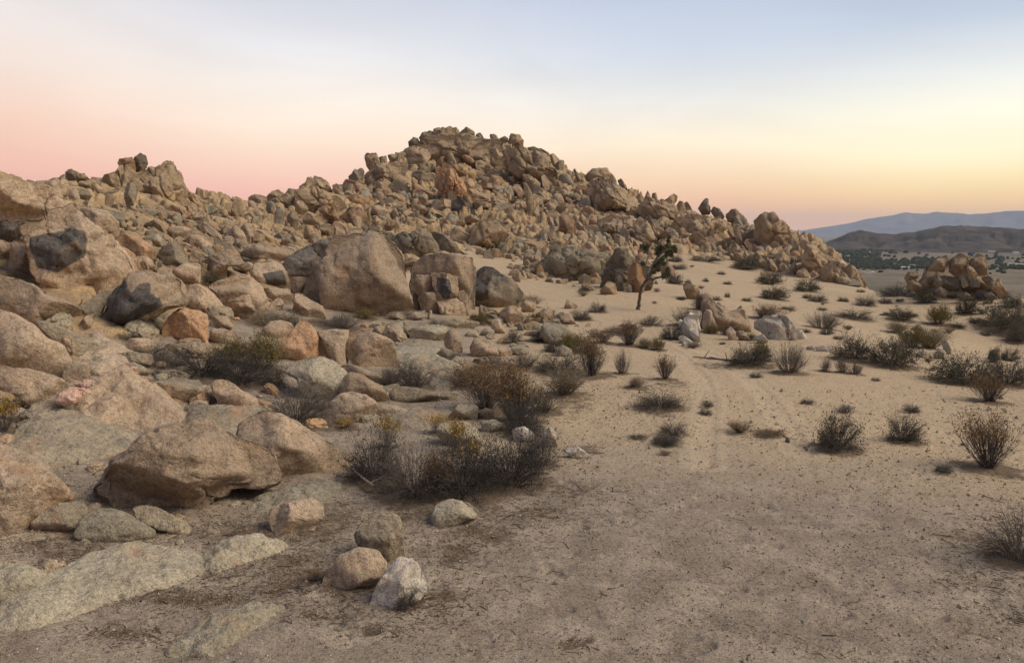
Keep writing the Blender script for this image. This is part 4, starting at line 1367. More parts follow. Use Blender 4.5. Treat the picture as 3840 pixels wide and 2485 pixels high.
    if not far and max(w, h) * s < 0.55:
        name, cat = "stone", "stone"
    me = make_mesh(name, Wd - org, F)
    if stain is not None:
        d2 = ray(poly[:, 0], poly[:, 1])
        sp = plane(stain)
        sd = inside_soft(V[:, :2], sp)
        sv = smooth(-0.04 * size, 0.05 * size, sd) * (V[:, 2] > -0.2 * T)
        attr(me, "stain", sv)
    ob = link(name, me, MAT[("far_" if far else "") + mat], loc=org)
    ROCK_INFO.append(dict(poly=poly, o=ob, px=c0[0], py=c0[1], w=w, h=h, A=A0, d=dd, mat=mat, ang=ang, label=label, cat=cat, far=far))


def build_mound(idx, z, mat, opts, poly, stain, label):
    """low bedrock swell: the outline is laid on the ground itself"""
    H = [float(t[1:]) for t in opts if t[0] == "m"][0]
    q = poly.copy()
    q[:, 1] = np.minimum(q[:, 1], 2650)
    # the crest line is seen raised: lower the far outline by part of the height
    d, P = hit(q[:, 0], q[:, 1])
    P = P[~np.isnan(d)]
    c, A = area_centroid(P[:, :2])
    prof = csmooth(polar_profile(P[:, :2], c), 3)
    U, F = ico(6 if H > 0.1 else 5)
    th = np.arctan2(U[:, 1], U[:, 0]) % (2 * PI)
    rho = np.sqrt(np.clip(1 - U[:, 2] ** 2, 0, 1))
    fi = th / (2 * PI) * 240
    i0 = np.floor(fi).astype(int) % 240
    f = fi - np.floor(fi)
    R = prof[i0] * (1 - f) + prof[(i0 + 1) % 240] * f
    rr = np.where(U[:, 2] >= 0, rho, 1.0 - 0.3 * (1 - rho))
    X = c[0] + np.cos(th) * rr * R; Y = c[1] + np.sin(th) * rr * R
    up = np.where(U[:, 2] >= 0, H * (1 - rr ** 2.6) ** 0.8, H * 1.2 * U[:, 2] - 0.05)
    P3 = np.stack([X, Y, np.zeros_like(X)], -1)
    L = math.sqrt(A)
    up = up + (U[:, 2] >= -0.05) * (H * 0.45 * fbm(P3 / L * 3.0 + idx, 4, idx) + H * 0.3 * fbm(P3 / L * 9 + idx, 4, idx + 3) + 0.012 * fbm(P3 * 9, 3, idx + 5))
    Z = terrain(X, Y) + up
    org = np.array([c[0], c[1], float(terrain([c[0]], [c[1]])[0])])
    me = make_mesh("bedrock_slab", np.stack([X, Y, Z], -1) - org, F)
    ob = link("bedrock_slab", me, MAT[mat], loc=org)
    c0, A0 = area_centroid(poly)
    ROCK_INFO.append(dict(poly=poly, o=ob, px=c0[0], py=c0[1], w=np.ptp(poly[:, 0]), h=np.ptp(poly[:, 1]), A=A0, d=np.hypot(*c), mat=mat, ang=3, label=label, cat="slab", far=False))


def read_rocks():
    k = 0
    for line in ROCKS.strip().splitlines():
        if line.startswith("#") or not line.strip():
            continue
        f = [x.strip() for x in line.split(";")]
        h = f[0].split()
        main, *st = f[1].split("/")
        if ONLY and k not in ONLY:
            k += 1
            continue
        fn = build_mound if any(t[0] == "m" for t in h[2:]) else build_rock
        fn(k, h[0], h[1], h[2:], parse_pts(h[0], main), parse_pts(h[0], st[0]) if st else None, f[2] if len(f) > 2 else None)
        k += 1


# ------------------------------------------------------------------ scattered hill rocks
def proto_rock(seed, lev, kind):
    r_ = np.random.default_rng(seed)
    U, F = ico(lev)
    V = U / np.abs(U).max(1, keepdims=True) ** (0.9 if kind == "block" else 0.25)
    for k in range(8 if kind != "round" else 5):
        n_ = r_.normal(size=3); n_ /= np.linalg.norm(n_)
        ex = V @ n_ - (r_.uniform(0.45, 0.85) if kind != "round" else r_.uniform(0.7, 0.9))
        m = ex > 0
        V[m] -= n_[None] * ex[m][:, None]
    V /= np.abs(V).max(0)
    off = r_.uniform(-30, 30, 3)
    nn = U
    V = V + nn * (0.12 * fbm(V * 1.2 + off, 3, seed) + 0.07 * fbm(V * 4 + off, 3, seed + 2))[:, None]
    if lev >= 3:
        for j in range(2):
            cr = vnoise(V * (1.1 + j) + off, seed + 4 + j)
            V -= nn * (0.13 * (1 - smooth(0, 0.09, np.abs(cr))))[:, None]
    return V, F


# hill outline (overview px): region in which the rubble is sown
SKY = np.array([(0, 420), (60, 430), (110, 440), (160, 400), (240, 410), (300, 375), (400, 395), (455, 440), (520, 455), (600, 455), (680, 440), (720, 415), (770, 425), (830, 405),
                (860, 365), (930, 355), (960, 320), (1010, 305), (1090, 305), (1130, 320), (1200, 325), (1240, 350), (1290, 375), (1340, 420), (1370, 400), (1420, 400), (1470, 460),
                (1520, 455), (1580, 470), (1640, 490), (1700, 495), (1770, 500), (1830, 520), (1860, 560), (1930, 600), (2000, 650)], float)
BOT = np.array([(0, 600), (120, 640), (300, 620), (450, 640), (600, 610), (700, 590), (900, 590), (1040, 575), (1180, 590), (1230, 600), (1300, 600), (1400, 590), (1520, 570), (1600, 580), (1700, 600), (1800, 630), (1900, 650), (2000, 665)], float)


def scatter_hill():
    r_ = np.random.default_rng(77)
    N = 5000
    u = r_.uniform(-60, 2005, N)
    top = np.interp(u, SKY[:, 0], SKY[:, 1]); bot = np.interp(u, BOT[:, 0], BOT[:, 1])
    v = top + 10 + (bot - top - 8) * r_.random(N)
    # extra bits: the small outcrop on the pass and the foot of the isolated crag
    ex = []
    for (cx, cy, rx, ry, n) in ((1290, 612, 80, 30, 330), (1265, 585, 50, 22, 160), (1370, 625, 70, 34, 300), (1430, 610, 60, 40, 200), (1230, 640, 40, 14, 50), (1480, 600, 50, 30, 100), (1320, 570, 60, 20, 120), (2210, 665, 85, 25, 200), (2260, 640, 50, 20, 60), (1170, 590, 60, 14, 80), (1140, 745, 60, 12, 45), (1250, 760, 80, 12, 40)):
        q = r_.normal(size=(n, 2)) * 0.5
        ex.append(np.stack([cx + q[:, 0] * rx, cy + q[:, 1] * ry], -1))
    ex = np.concatenate(ex)
    u = np.concatenate([u, ex[:, 0]]); v = np.concatenate([v, ex[:, 1]])
    isx = np.arange(len(u)) >= N
    d, P = hit(u * 1.6134, v * 1.6134)
    ok = ~np.isnan(d) & (d < 175) & (d > 20)
    sx, sy = u * 1.6134, v * 1.6134
    for r in ROCK_INFO:
        if r["far"]:
            m = (np.abs(sx - r["px"]) < r["w"] * 0.5) & (np.abs(sy - r["py"]) < r["h"] * 0.5)
            if m.any():
                ii = np.nonzero(m)[0]
                sd = inside_soft(np.stack([sx[ii], sy[ii]], -1), r["poly"])
                ok[ii[sd > 4]] = False
    u, v, d, P, isx = u[ok], v[ok], d[ok], P[ok], isx[ok]
    n = len(u)
    # size in source px: heavy tail
    s = np.exp(r_.normal(2.7, 0.5, n)) * np.where(isx, 0.8, 1.0)
    s = np.clip(s, 6, 50)
    topv = np.interp(u, SKY[:, 0], SKY[:, 1])
    s = np.where((v < topv + 30) & ~isx, np.minimum(s, 24), s)
    kindz = np.full(n, 0)
    # coarse rubble on the left slope is smaller
    s *= np.where((u > 250) & (u < 720) & (v < 560) & ~isx, 0.72, 1.0)
    met = s * d / FPX  # half size in metres
    order = np.argsort(-s)
    # right part: slabs standing steeply, leaning left
    jag = smooth(1180, 1450, u)
    protos = [proto_rock(300 + k, 4, ("block", "block", "block")[k % 3]) for k in range(12)]
    low = [proto_rock(300 + k, 2, ("block", "block", "round")[k % 3]) for k in range(12)]
    low3 = [proto_rock(300 + k, 3, ("block", "block", "round")[k % 3]) for k in range(12)]
    meshes = {}
    YF = fbm(P * np.array([0.05, 0.05, 0.0]), 2, 5) * 1.6
    LF_ = fbm(P * np.array([0.06, 0.06, 0.0]) + 40, 2, 6)
    nkeep = NHILL
    bigs = order[:nkeep]
    chunks = {}
    mats = ["o", "o", "o", "o", "o", "g", "r", "p"]
    zones = {}
    for rank, i in enumerate(order):
        k = int(r_.integers(12))
        # joint sets: neighbouring blocks share their bearing and lean
        yaw = 0.9 * float(YF[i]) + 0.35
        lean = -0.12 - 0.42 * jag[i] + 0.45 * float(LF_[i])
        if r_.random() < 0.27 + 0.4 * jag[i]:
            e = np.array([r_.uniform(0.5, 0.85), r_.uniform(0.8, 1.2), r_.uniform(1.05, 1.5)]) * (1.1 if s[i] < 30 else 0.62)
            rot = Euler((r_.normal() * 0.12, lean + r_.normal() * 0.12, 0)).to_matrix() @ Euler((0, 0, yaw + r_.normal() * 0.2)).to_matrix()
        else:
            e = np.array([1.15, r_.uniform(0.7, 1.0), r_.uniform(0.5, 0.85)])
            rot = Euler((r_.normal() * 0.2, lean + 0.35 + r_.normal() * 0.25, 0)).to_matrix() @ Euler((0, 0, yaw + r_.normal() * 0.35)).to_matrix()
        mt = mats[int(r_.integers(len(mats)))]
        pos = P[i] + np.array([0, 0, met[i] * e[2] * r_.uniform(-0.05, 0.45)])
        if rank < nkeep:
            key = (k, mt)
            if key not in meshes:
                Vp, Fp = protos[k]
                me = make_mesh("rubble_rock", Vp, Fp)
                me.materials.append(MAT["far_" + mt])
                meshes[key] = me
            ob = bpy.data.objects.new("rubble_rock", meshes[key])
            ob.matrix_world = Matrix.Translation(pos) @ rot.to_4x4() @ Matrix.Diagonal((*(e * met[i]), 1))
            COL.objects.link(ob)
            uu, vv = u[i], v[i]
            if isx[i]:
                if uu > 2000:
                    g = ("rocks heaped round the isolated outcrop at the right", "weathered tan rock heaped among others at the foot of the isolated right outcrop")
                elif uu > 1100 and vv > 700:
                    g = ("rocks strewn below the pillared rocks", "small rock strewn on the sand below the pillared rocks")
                else:
                    g = ("rocks of the low outcrop behind the twisted tree", "weathered rock in the low jumbled outcrop beside the twisted tree")
            elif uu < 455:
                g = ("rocks piled under the left peak", "angular tan rock piled among many on the slope under the left peak")
            elif uu < 700:
                g = ("rubble blocks of the low saddle", "small angular tan rock in the rubble of the low saddle left of the hill")
            elif uu < 930:
                g = ("rocks on the left shoulder of the hill", "tan rock jumbled among many on the hill's left shoulder")
            elif uu < 1330:
                if vv < 430:
                    g = ("rocks around the summit", "tan rock jumbled among many close under the hill's summit")
                else:
                    g = ("rocks on the front slope of the hill", "tan rock jumbled among many on the hill's lower front slope")
            elif uu < 1500:
                g = ("rocks around the beaked crag", "upright tan rock packed among others around the beaked crag")
            else:
                g = ("leaning slabs of the right ridge", "steep leaning tan slab packed among others on the jagged right ridge")
            tag(ob, g[1], "rock", g[0])
        else:
            Vp, Fp = (low3 if s[i] > 14 else low)[k]
            R3 = np.array(rot)
            Vw = (Vp * (e * met[i])) @ R3.T + pos
            chunks.setdefault(mt, []).append((Vw, Fp))
    # everything smaller: one mass of rubble
    VV, FF, MI = [], [], []
    base = 0
    keys = list(chunks)
    for mi, mt in enumerate(keys):
        for Vw, Fp in chunks[mt]:
            VV.append(Vw); FF.append(Fp + base); MI.append(np.full(len(Fp), mi)); base += len(Vw)
    me = make_mesh("hill_rubble", np.concatenate(VV), np.concatenate(FF))
    for mt in keys:
        me.materials.append(MAT["far_" + mt])
    me.polygons.foreach_set("material_index", np.concatenate(MI).astype(np.int32))
    o = link("hill_rubble", me)
    tag(o, "countless small rocks filling the gaps of the hill", "rubble", kind="stuff")
    print("hill rocks", n, "verts", base)


def fill_left():
    """boulders filling the gaps of the jumbled left field"""
    r_ = np.random.default_rng(55)
    protos = [proto_rock(500 + k, 5, ("round", "block")[k % 2]) for k in range(8)]
    meshes = {}
    placed = []
    reg = [(0, 560, 560, 780, 60, 36), (420, 1020, 560, 720, 55, 26), (780, 1240, 720, 860, 55, 17), (0, 520, 760, 1000, 80, 34), (560, 1020, 780, 1000, 60, 26), (440, 860, 960, 1120, 30, 24), (0, 620, 1040, 1320, 34, 24), (0, 300, 900, 1060, 24, 30)]
    for (x0, x1, y0, y1, n, sz) in reg:
        k = 0
        while k < n:
            u, v = r_.uniform(x0, x1), r_.uniform(y0, y1)
            if (u > 1020 and 620 < v < 715) or (u < 110 and v < 655):
                k += 0.2
                continue
            k += 1
            s = sz * math.exp(r_.normal(0, 0.35)) * 1.6134 * 0.55
            sx, sy = src(u, v)
            bad = False
            for r in ROCK_INFO:
                if not r["far"] and abs(sx - r["px"]) < r["w"] * .5 and abs(sy - r["py"]) < r["h"] * .5:
                    if inside_soft(np.array([[sx, sy]]), r["poly"])[0] > s * 0.15:
                        bad = True
                        break
            if bad:
                continue
            d, P = hit([sx], [sy])
            if np.isnan(d[0]):
                continue
            m = s * d[0] / FPX
            mt = ("o", "o", "g", "p", "o", "r")[int(r_.integers(6))]
            pi = int(r_.integers(8))
            key = (pi, mt)
            far = "far_" if d[0] > 40 else ""
            if (key, far) not in meshes:
                Vp, Fp = protos[pi]
                me = make_mesh("boulder", Vp, Fp); me.materials.append(MAT[far + mt])
                meshes[(key, far)] = me
            ob = bpy.data.objects.new("boulder", meshes[(key, far)])
            e = (m * r_.uniform(0.9, 1.4), m * r_.uniform(0.7, 1.1), m * r_.uniform(0.5, 0.85))
            ob.matrix_world = Matrix.Translation(P[0] + np.array([0, 0, e[2] * 0.25])) @ Euler((r_.normal() * .2, r_.normal() * .25, r_.uniform(0, 6.28))).to_matrix().to_4x4() @ Matrix.Diagonal((*e, 1))
            COL.objects.link(ob)
            if v < 620:
                g = ("boulders filling the slope left of the huge dome", "weathered tan boulder partly hidden among larger ones left of the huge dome")
            elif u < 560 and v < 780:
                g = ("boulders wedged round the giant boulder", "weathered boulder wedged between larger ones by the shield-faced giant")
            elif u < 560:
                g = ("stones between the whaleback and pink-veined rocks", "small stone among the larger rocks beside the whaleback boulder")
            elif v < 800:
                g = ("stones at the foot of the dome and pillared rocks", "small pale stone at the foot of the dome and pillared rocks")
            else:
                g = ("stones around the loaf and broad boulders", "small stone lying between the loaf boulder and the bushes")
            tag(ob, g[1], "boulder", g[0])
# ------------------------------------------------------------------ plants
def twig_tubes(segs, sides=3):
    """segs: list of (p0, p1, r0, r1) arrays -> mesh arrays of tapered prisms"""
    A = np.array([s[0] for s in segs]); Bq = np.array([s[1] for s in segs])
    r0 = np.array([s[2] for s in segs]); r1 = np.array([s[3] for s in segs])
    ax = Bq - A
    ax /= np.linalg.norm(ax, axis=1, keepdims=True) + 1e-9
    ref = np.where(np.abs(ax[:, 2:3]) > 0.9, np.array([[1.0, 0, 0]]), np.array([[0, 0, 1.0]]))
    u = np.cross(ax, ref); u /= np.linalg.norm(u, axis=1, keepdims=True) + 1e-9
    w = np.cross(ax, u)
    V = []
    for ring, (c, r) in enumerate(((A, r0), (Bq, r1))):
        for k in range(sides):
            t = 2 * PI * k / sides
            V.append(c + (u * math.cos(t) + w * math.sin(t)) * r[:, None])
    V = np.stack(V, 1)  # (n, 2*sides, 3)
    n = len(segs)
    base = (np.arange(n) * 2 * sides)[:, None, None]
    q = np.array([[k, (k + 1) % sides, sides + (k + 1) % sides, sides + k] for k in range(sides)])[None]
    F = (base + q).reshape(-1, 4)
    return V.reshape(-1, 3), F


def leaves(P, size, r_, elong=2.0):
    n = len(P)
    a = r_.normal(size=(n, 3)); a[:, 2] = np.abs(a[:, 2]) + 0.3
    a /= np.linalg.norm(a, axis=1, keepdims=True)
    b = np.cross(a, r_.normal(size=(n, 3))); b /= np.linalg.norm(b, axis=1, keepdims=True) + 1e-9
    s = size * r_.uniform(0.6, 1.4, (n, 1))
    V = np.stack([P, P + a * s * elong * 0.5 + b * s * 0.5, P + a * s * elong, P + a * s * elong * 0.5 - b * s * 0.5], 1).reshape(-1, 3)
    F = np.arange(4 * n).reshape(n, 4)
    return V, F


def shrub_geo(seed, nst, shape, thick, leafn, leafs, curl=0.35, tipz=0.0):
    """unit shrub: radius 1, height 1. shape: 'vase','dome','mop'"""
    r_ = np.random.default_rng(seed)
    segs, tips, inner = [], [], []
    lobes = [(r_.uniform(0, 2 * PI), r_.uniform(0.7, 1.15)) for _ in range(7)]

    def grow(p, d, L, r, lev):
        nseg = 4 if lev == 0 else (3 if lev == 1 else 2)
        for k in range(nseg):
            jit = r_.normal(size=3) * curl * (0.5 if lev == 0 else 0.8)
            d = d + jit * 0.5
            if shape == "mop":
                d = d + np.array([d[0] * 0.25, d[1] * 0.25, -0.12 * (k > 1)])
            else:
                d = d + np.array([0, 0, 0.10])
            d /= np.linalg.norm(d)
            q = p + d * (L / nseg)
            if q[2] < 0.02:
                q[2] = 0.02 + 0.03 * r_.random()
            r2 = r * 0.78
            segs.append((p, q, r, r2))
            (tips if lev > 0 or k > 1 else inner).append(q)
            if lev == 0 and k >= 1:
                for _ in range(2 if k < 3 else 3):
                    dd = d + r_.normal(size=3) * 0.45
                    grow(q, dd / np.linalg.norm(dd), L * r_.uniform(0.25, 0.45), r2 * 0.7, 1)
            elif lev == 1 and k >= 1:
                dd = d + r_.normal(size=3) * 0.5
                grow(q, dd / np.linalg.norm(dd), L * r_.uniform(0.35, 0.6), r2 * 0.75, 2)
            p, r = q, r2

    for i in range(nst):
        t = r_.uniform(0, 2 * PI)
        lob = 1.0
        for (la, lv) in lobes:
            dlt = (t - la + PI) % (2 * PI) - PI
            lob += (lv - 1) * math.exp(-(dlt / 0.5) ** 2)
        if shape == "vase":
            inc = r_.uniform(0.05, 0.95)
        elif shape == "mop":
            inc = r_.uniform(0.2, 1.45)
        else:
            inc = r_.uniform(0.0, 1.4)
        br = 0.10 if shape == "vase" else 0.28
        p = np.array([math.cos(t) * br * r_.random(), math.sin(t) * br * r_.random(), 0.0])
        d = np.array([math.cos(t) * math.sin(inc), math.sin(t) * math.sin(inc), math.cos(inc)])
        # length reaches a half-ellipsoid
        reach = 1.0 / math.sqrt((math.sin(inc) / 1.0) ** 2 + (math.cos(inc) / 1.0) ** 2)
        grow(p, d, reach * lob * r_.uniform(0.55, 0.9), thick * r_.uniform(0.6, 1.2), 0)
    V, F = twig_tubes(segs)
    T = np.array(tips)
    idx = r_.integers(0, len(T), leafn)
    LP = T[idx] + r_.normal(size=(leafn, 3)) * 0.025
    if tipz > 0:
        LP = LP[LP[:, 2] > tipz]
    LV, LF = leaves(LP, leafs, r_)
    s = np.percentile(np.hypot(V[:, 0], V[:, 1]), 97); hz = np.percentile(V[:, 2], 98)
    k = np.array([1 / s, 1 / s, 1 / hz])
    return V * k, F, LV * k, LF


SPEC = {
    # kind: stems, shape, thickness, leaves, leaf size, stem mat, leaf mat, min height of leaves
    "dark": (120, "mop", 0.012, 5200, 0.020, M_STEMD, "dark", 0.1),
    "bush": (135, "mop", 0.012, 3800, 0.017, M_STEMD, "black", 0.1),
    "grey": (110, "dome", 0.012, 2600, 0.016, M_STEM, "grey", 0.3),
    "twig": (120, "mop", 0.011, 700, 0.016, M_STEM, "grey", 0.2),
    "orange": (85, "vase", 0.012, 4200, 0.018, M_STEM, "orange", 0.55),
    "olive": (95, "mop", 0.013, 6500, 0.026, M_STEMD, "olive", 0.1),
    "yellow": (90, "dome", 0.012, 7000, 0.024, M_STEM, "yellow", 0.25),
    "flower": (45, "vase", 0.013, 2200, 0.042, M_STEM, "flower", 0.72),
    "pale": (100, "vase", 0.012, 3200, 0.018, M_STEMP, "pale", 0.2),
}
DESC = {"bush": "blackish dense desert bush", "dark": "dark grey-brown dense desert bush", "grey": "grey twiggy desert bush", "twig": "leafless bush of pale tangled twigs", "orange": "rust-topped fan-shaped bush",
        "olive": "dark olive-green leafy bush", "yellow": "yellow-green domed bush", "flower": "spindly bush with golden flower heads", "pale": "straw-coloured brushy bush"}
_sh = {}


def shrub_mesh(kind, var):
    key = (kind, var)
    if key not in _sh:
        n, shape, th, ln, ls, sm, lm, tz = SPEC[kind]
        V, F, LV, LF = shrub_geo(hash_seed(kind) + var, n, shape, th, ln, ls, tipz=tz)
        mb = make_mesh("branches", V, F); mb.materials.append(sm)
        ml = make_mesh("foliage", LV, LF, smooth=False); ml.materials.append(M_LEAF[lm])
        _sh[key] = (mb, ml)
    return _sh[key]


def hash_seed(s):
    return sum(ord(ch) * (i + 3) for i, ch in enumerate(s))


# overview px: base x, base y, width, height, kind [, label]
SHRUBS = [
    (868, 1125, 170, 165, "bush", "bluish-grey left part of the big dark foreground bush, beside the pointed boulder"),
    (960, 1170, 220, 205, "twig", "tangle of silvery twigs in the middle of the big dark foreground bush"),
    (1075, 1170, 240, 215, "bush", "darkest dense mound of the big foreground bush mass"),
    (1185, 1140, 230, 190, "bush", "brownish right end of the big dark foreground bush"),
    (1250, 1090, 110, 110, "grey", "small twiggy bush between the big dark bush and the white stone"),
    (1015, 1165, 100, 110, "orange", "rust-brown dead bush in front of the big dark foreground bush"),
    (900, 1045, 60, 75, "flower", "bright golden flower bush left of the pale pointed stone"),
    (1017, 1010, 60, 55, "flower", "small golden flower bush touching the pale pointed stone"),
    (1060, 1060, 80, 75, "flower", "golden flower bush above the darkest mound of the big bush"),
    (1095, 1110, 80, 80, "flower", "faded golden flower bush inside the big dark foreground bush"),
    (800, 1000, 60, 25, "flower", "low patch of golden flowers at the foot of the rounded tan boulder"),
    (690, 1000, 200, 130, "twig", "wide grey bush of bare twigs between the tooth-like stone and the broad boulder"),
    (960, 905, 120, 75, "grey", "purplish-grey twiggy bush below the split loaf boulder"),
    (1130, 960, 150, 120, "orange", "large rust-topped bush right of the long loaf-shaped stone"),
    (1200, 990, 150, 125, "orange", "rust and grey bush at the edge of the sandy clearing"),
    (1215, 1015, 130, 110, "bush", "dark bush leaning over the sand behind the whitish stones"),
    (1310, 925, 120, 80, "pale", "pale brushy bush on the edge of the sandy clearing"),
    (1375, 880, 110, 110, "orange", "tall rust and dark bush beside the start of the wheel track"),
    (1300, 870, 130, 55, "dark", "low dark bush behind the pale brushy bush"),
    (1445, 870, 45, 70, "grey", "small upright brown bush on the bare sand"),
    (1462, 805, 70, 60, "orange", "orange-brown bush on the sandy pass"),
    (1500, 810, 50, 30, "pale", "low straw-coloured bush next to the olive dome bush"),
    (1529, 815, 44, 32, "yellow", "neat olive-gold dome bush alone on the sandy pass"),
    (1545, 885, 60, 60, "orange", "sparse rust-coloured bush over a patch of dead stalks"),
    (1530, 955, 130, 50, "dark", "low flattened dark bush in the middle of the sandy clearing"),
    (1475, 905, 60, 25, "orange", "dwarf brown bush near the wheel track"),
    (1835, 870, 90, 85, "grey", "round grey brushy bush in front of the fluted white boulder"),
    (1740, 855, 120, 65, "dark", "wide dark bush spreading over the sand by the round grey brushy bush"),
    (1770, 840, 60, 50, "yellow", "yellow-green bush tucked behind the wide dark bush"),
    (1918, 865, 30, 38, "grey"), (1957, 868, 36, 45, "grey"), (1988, 872, 38, 36, "grey"),
    (1985, 840, 110, 65, "dark", "long dark bush row left part, beyond the three little grey tufts"),
    (2070, 855, 130, 80, "olive", "big dark olive bush on the right flat, rounded and dense"),
    (2120, 810, 80, 50, "yellow"), (2235, 893, 150, 65, "olive", "broad dark olive bush at the right, left of two joined ones"), (2335, 898, 110, 70, "dark"),
    (2300, 938, 90, 60, "orange", "thin orange-olive bush in front of the broad dark olive bush"),
    (1945, 1050, 120, 100, "dark", "dark grey fine-leaved bush alone on the sand, larger of the close pair"),
    (2100, 1030, 85, 80, "dark", "dark grey bush with one tall spike, smaller of the close pair"),
    (2295, 1100, 135, 125, "orange", "fan-shaped bush with rusty tips standing alone at the right"),
    (2372, 1320, 170, 170, "twig", "dark twiggy bush cut off by the right edge"),
    (1790, 1018, 80, 16, "orange"), (1480, 1022, 50, 12, "dark"),
    (1790, 662, 64, 36, "olive"), (1795, 697, 76, 34, "olive"), (1735, 628, 70, 34, "olive"), (1875, 677, 60, 30, "olive"), (1900, 702, 46, 20, "dark"),
    (1780, 745, 110, 38, "orange"), (1915, 765, 95, 50, "grey"), (1985, 745, 90, 25, "dark"), (2092, 748, 60, 28, "olive"), (2085, 775, 55, 30, "pale"),
    (2180, 758, 60, 48, "yellow"), (2245, 733, 42, 38, "olive"), (2335, 775, 120, 62, "olive", "big dark olive bush by the right edge above the flat"),
    (2150, 707, 50, 42, "olive"), (2090, 690, 90, 28, "dark"), (2160, 812, 80, 55, "pale"), (2370, 800, 60, 50, "olive"),
    (2310, 842, 26, 34, "olive"), (2345, 840, 36, 30, "olive"), (2010, 712, 50, 25, "dark"), (2060, 705, 30, 14, "dark"), (2130, 770, 30, 14, "dark"),
    (1592, 760, 90, 55, "grey"), (1570, 660, 44, 30, "dark"), (1625, 720, 44, 52, "grey"), (1380, 785, 30, 24, "pale"), (1390, 728, 50, 26, "dark"),
    (1430, 778, 90, 22, "grey"), (1510, 757, 70, 28, "grey"), (1465, 765, 40, 20, "dark"), (1112, 757, 62, 30, "yellow", "mossy yellow dome bush below the pillared rocks"),
    (1245, 752, 64, 28, "yellow", "mossy yellow dome bush beside the pale blocky boulder"), (1275, 742, 50, 30, "dark"), (1232, 715, 60, 32, "pale"), (1350, 745, 60, 30, "dark"),
    (790, 770, 150, 45, "grey", "dry grey-brown bush line under the huge dome"), (640, 765, 140, 45, "pale"), (690, 770, 90, 40, "grey"), (492, 662, 46, 26, "olive", "small dark green bush in a crevice left of the cracked boulders"),
    (470, 885, 160, 80, "bush", "dark dead bush mass in the hollow left of the olive bush"), (560, 900, 160, 100, "bush", "black tangled bush between the box-shaped and fin rocks"),
    (610, 865, 120, 95, "yellow", "bushy olive and rust shrub in the hollow left of the fin rock"), (390, 860, 100, 50, "twig"), (640, 900, 70, 60, "dark"), (540, 850, 90, 60, "yellow"),
    (10, 1010, 80, 75, "flower", "golden flower bush cut off by the left edge"), (30, 730, 70, 40, "yellow"), (1010, 790, 60, 35, "pale"), (1190, 800, 60, 40, "grey"),
    (1140, 860, 90, 40, "grey"), (1120, 900, 100, 50, "orange"), (1255, 795, 70, 40, "grey"), (1330, 820, 80, 50, "yellow"), (1290, 820, 60, 40, "dark"), (1060, 840, 50, 30, "grey"),
    (945, 1420, 70, 62, "dark", "tiny dark tuft growing at the foot of the whitish stone"), (735, 1360, 40, 35, "orange"),
    (1655, 775, 40, 26, "yellow"), (1740, 790, 40, 24, "dark"), (1700, 780, 50, 30, "dark"), (1560, 790, 60, 40, "dark"), (1605, 765, 50, 36, "dark"),
    (1230, 640, 32, 18, "dark"), (1275, 655, 20, 12, "dark"), (1305, 640, 24, 16, "dark"), (1318, 655, 24, 14, "dark"), (1360, 660, 26, 14, "dark"), (1310, 622, 30, 20, "olive"),
    (1385, 645, 50, 40, "dark"), (1330, 590, 30, 20, "olive"), (1160, 580, 50, 22, "olive"), (1530, 632, 40, 14, "dark"), (1570, 610, 46, 18, "dark"), (1575, 628, 50, 16, "dark"),
    (1600, 660, 16, 12, "dark"), (1640, 655, 20, 10, "dark"), (1690, 690, 18, 14, "dark"), (1675, 640, 24, 9, "dark"), (1735, 700, 26, 10, "dark"), (1830, 720, 40, 12, "dark"),
    (1690, 660, 26, 9, "dark"), (1640, 610, 80, 16, "olive"), (1850, 625, 34, 30, "olive"), (1940, 655, 50, 22, "dark"), (2130, 690, 50, 26, "olive"), (2200, 690, 50, 18, "dark"),
    (2270, 700, 60, 22, "dark"), (2350, 715, 50, 26, "olive"), (2060, 735, 30, 10, "dark"), (2120, 735, 30, 10, "dark"), (2220, 765, 40, 12, "dark"), (1960, 700, 26, 12, "dark"),
    (2000, 680, 22, 9, "dark"), (1760, 590, 40, 22, "olive"), (1690, 560, 30, 18, "olive"), (1430, 560, 30, 20, "dark"), (1120, 520, 30, 14, "dark"), (1000, 480, 26, 14, "olive"),
    (1240, 440, 22, 14, "olive"), (1060, 560, 34, 14, "dark"), (860, 480, 24, 12, "dark"), (560, 540, 24, 10, "dark"), (740, 560, 26, 12, "dark"), (1320, 500, 24, 12, "olive"), (1190, 480, 22, 12, "dark"),
    (1080, 905, 120, 60, "orange"), (1175, 930, 140, 85, "orange"), (1262, 965, 110, 85, "grey"), (350, 845, 90, 42, "dark"), (900, 905, 90, 60, "grey"), (765, 960, 90, 60, "twig"),
    (1215, 860, 110, 45, "grey"), (1400, 800, 60, 34, "orange"), (300, 800, 60, 26, "dark"), (1010, 770, 60, 30, "grey"), (850, 745, 60, 26, "yellow"),
    (2140, 640, 40, 24, "olive"), (2100, 655, 50, 22, "dark"), (2070, 640, 30, 16, "dark"),
]


def place_shrubs():
    out = []
    items = []
    r_ = np.random.default_rng(5)
    for it in SHRUBS:
        u, v, w, h, kind = it[:5]
        lab = it[5] if len(it) > 5 else None
        pu, pv = src(u, min(v, 1532))
        d, P = hit([pu], [pv])
        if np.isnan(d[0]):
            continue
        rr = 0.5 * w * 1.6134 * d[0] / FPX
        hh = h * 1.6134 * d[0] / FPX
        # the base line seen is the near side of the bush
        dirn = P[0, :2] / d[0]
        c = P[0, :2] + dirn * rr * 0.45
        items.append(dict(x=c[0], y=c[1], r=rr, h=hh * 0.97, kind=kind, label=lab, u=u, v=v, w=w, d=d[0]))
    return items


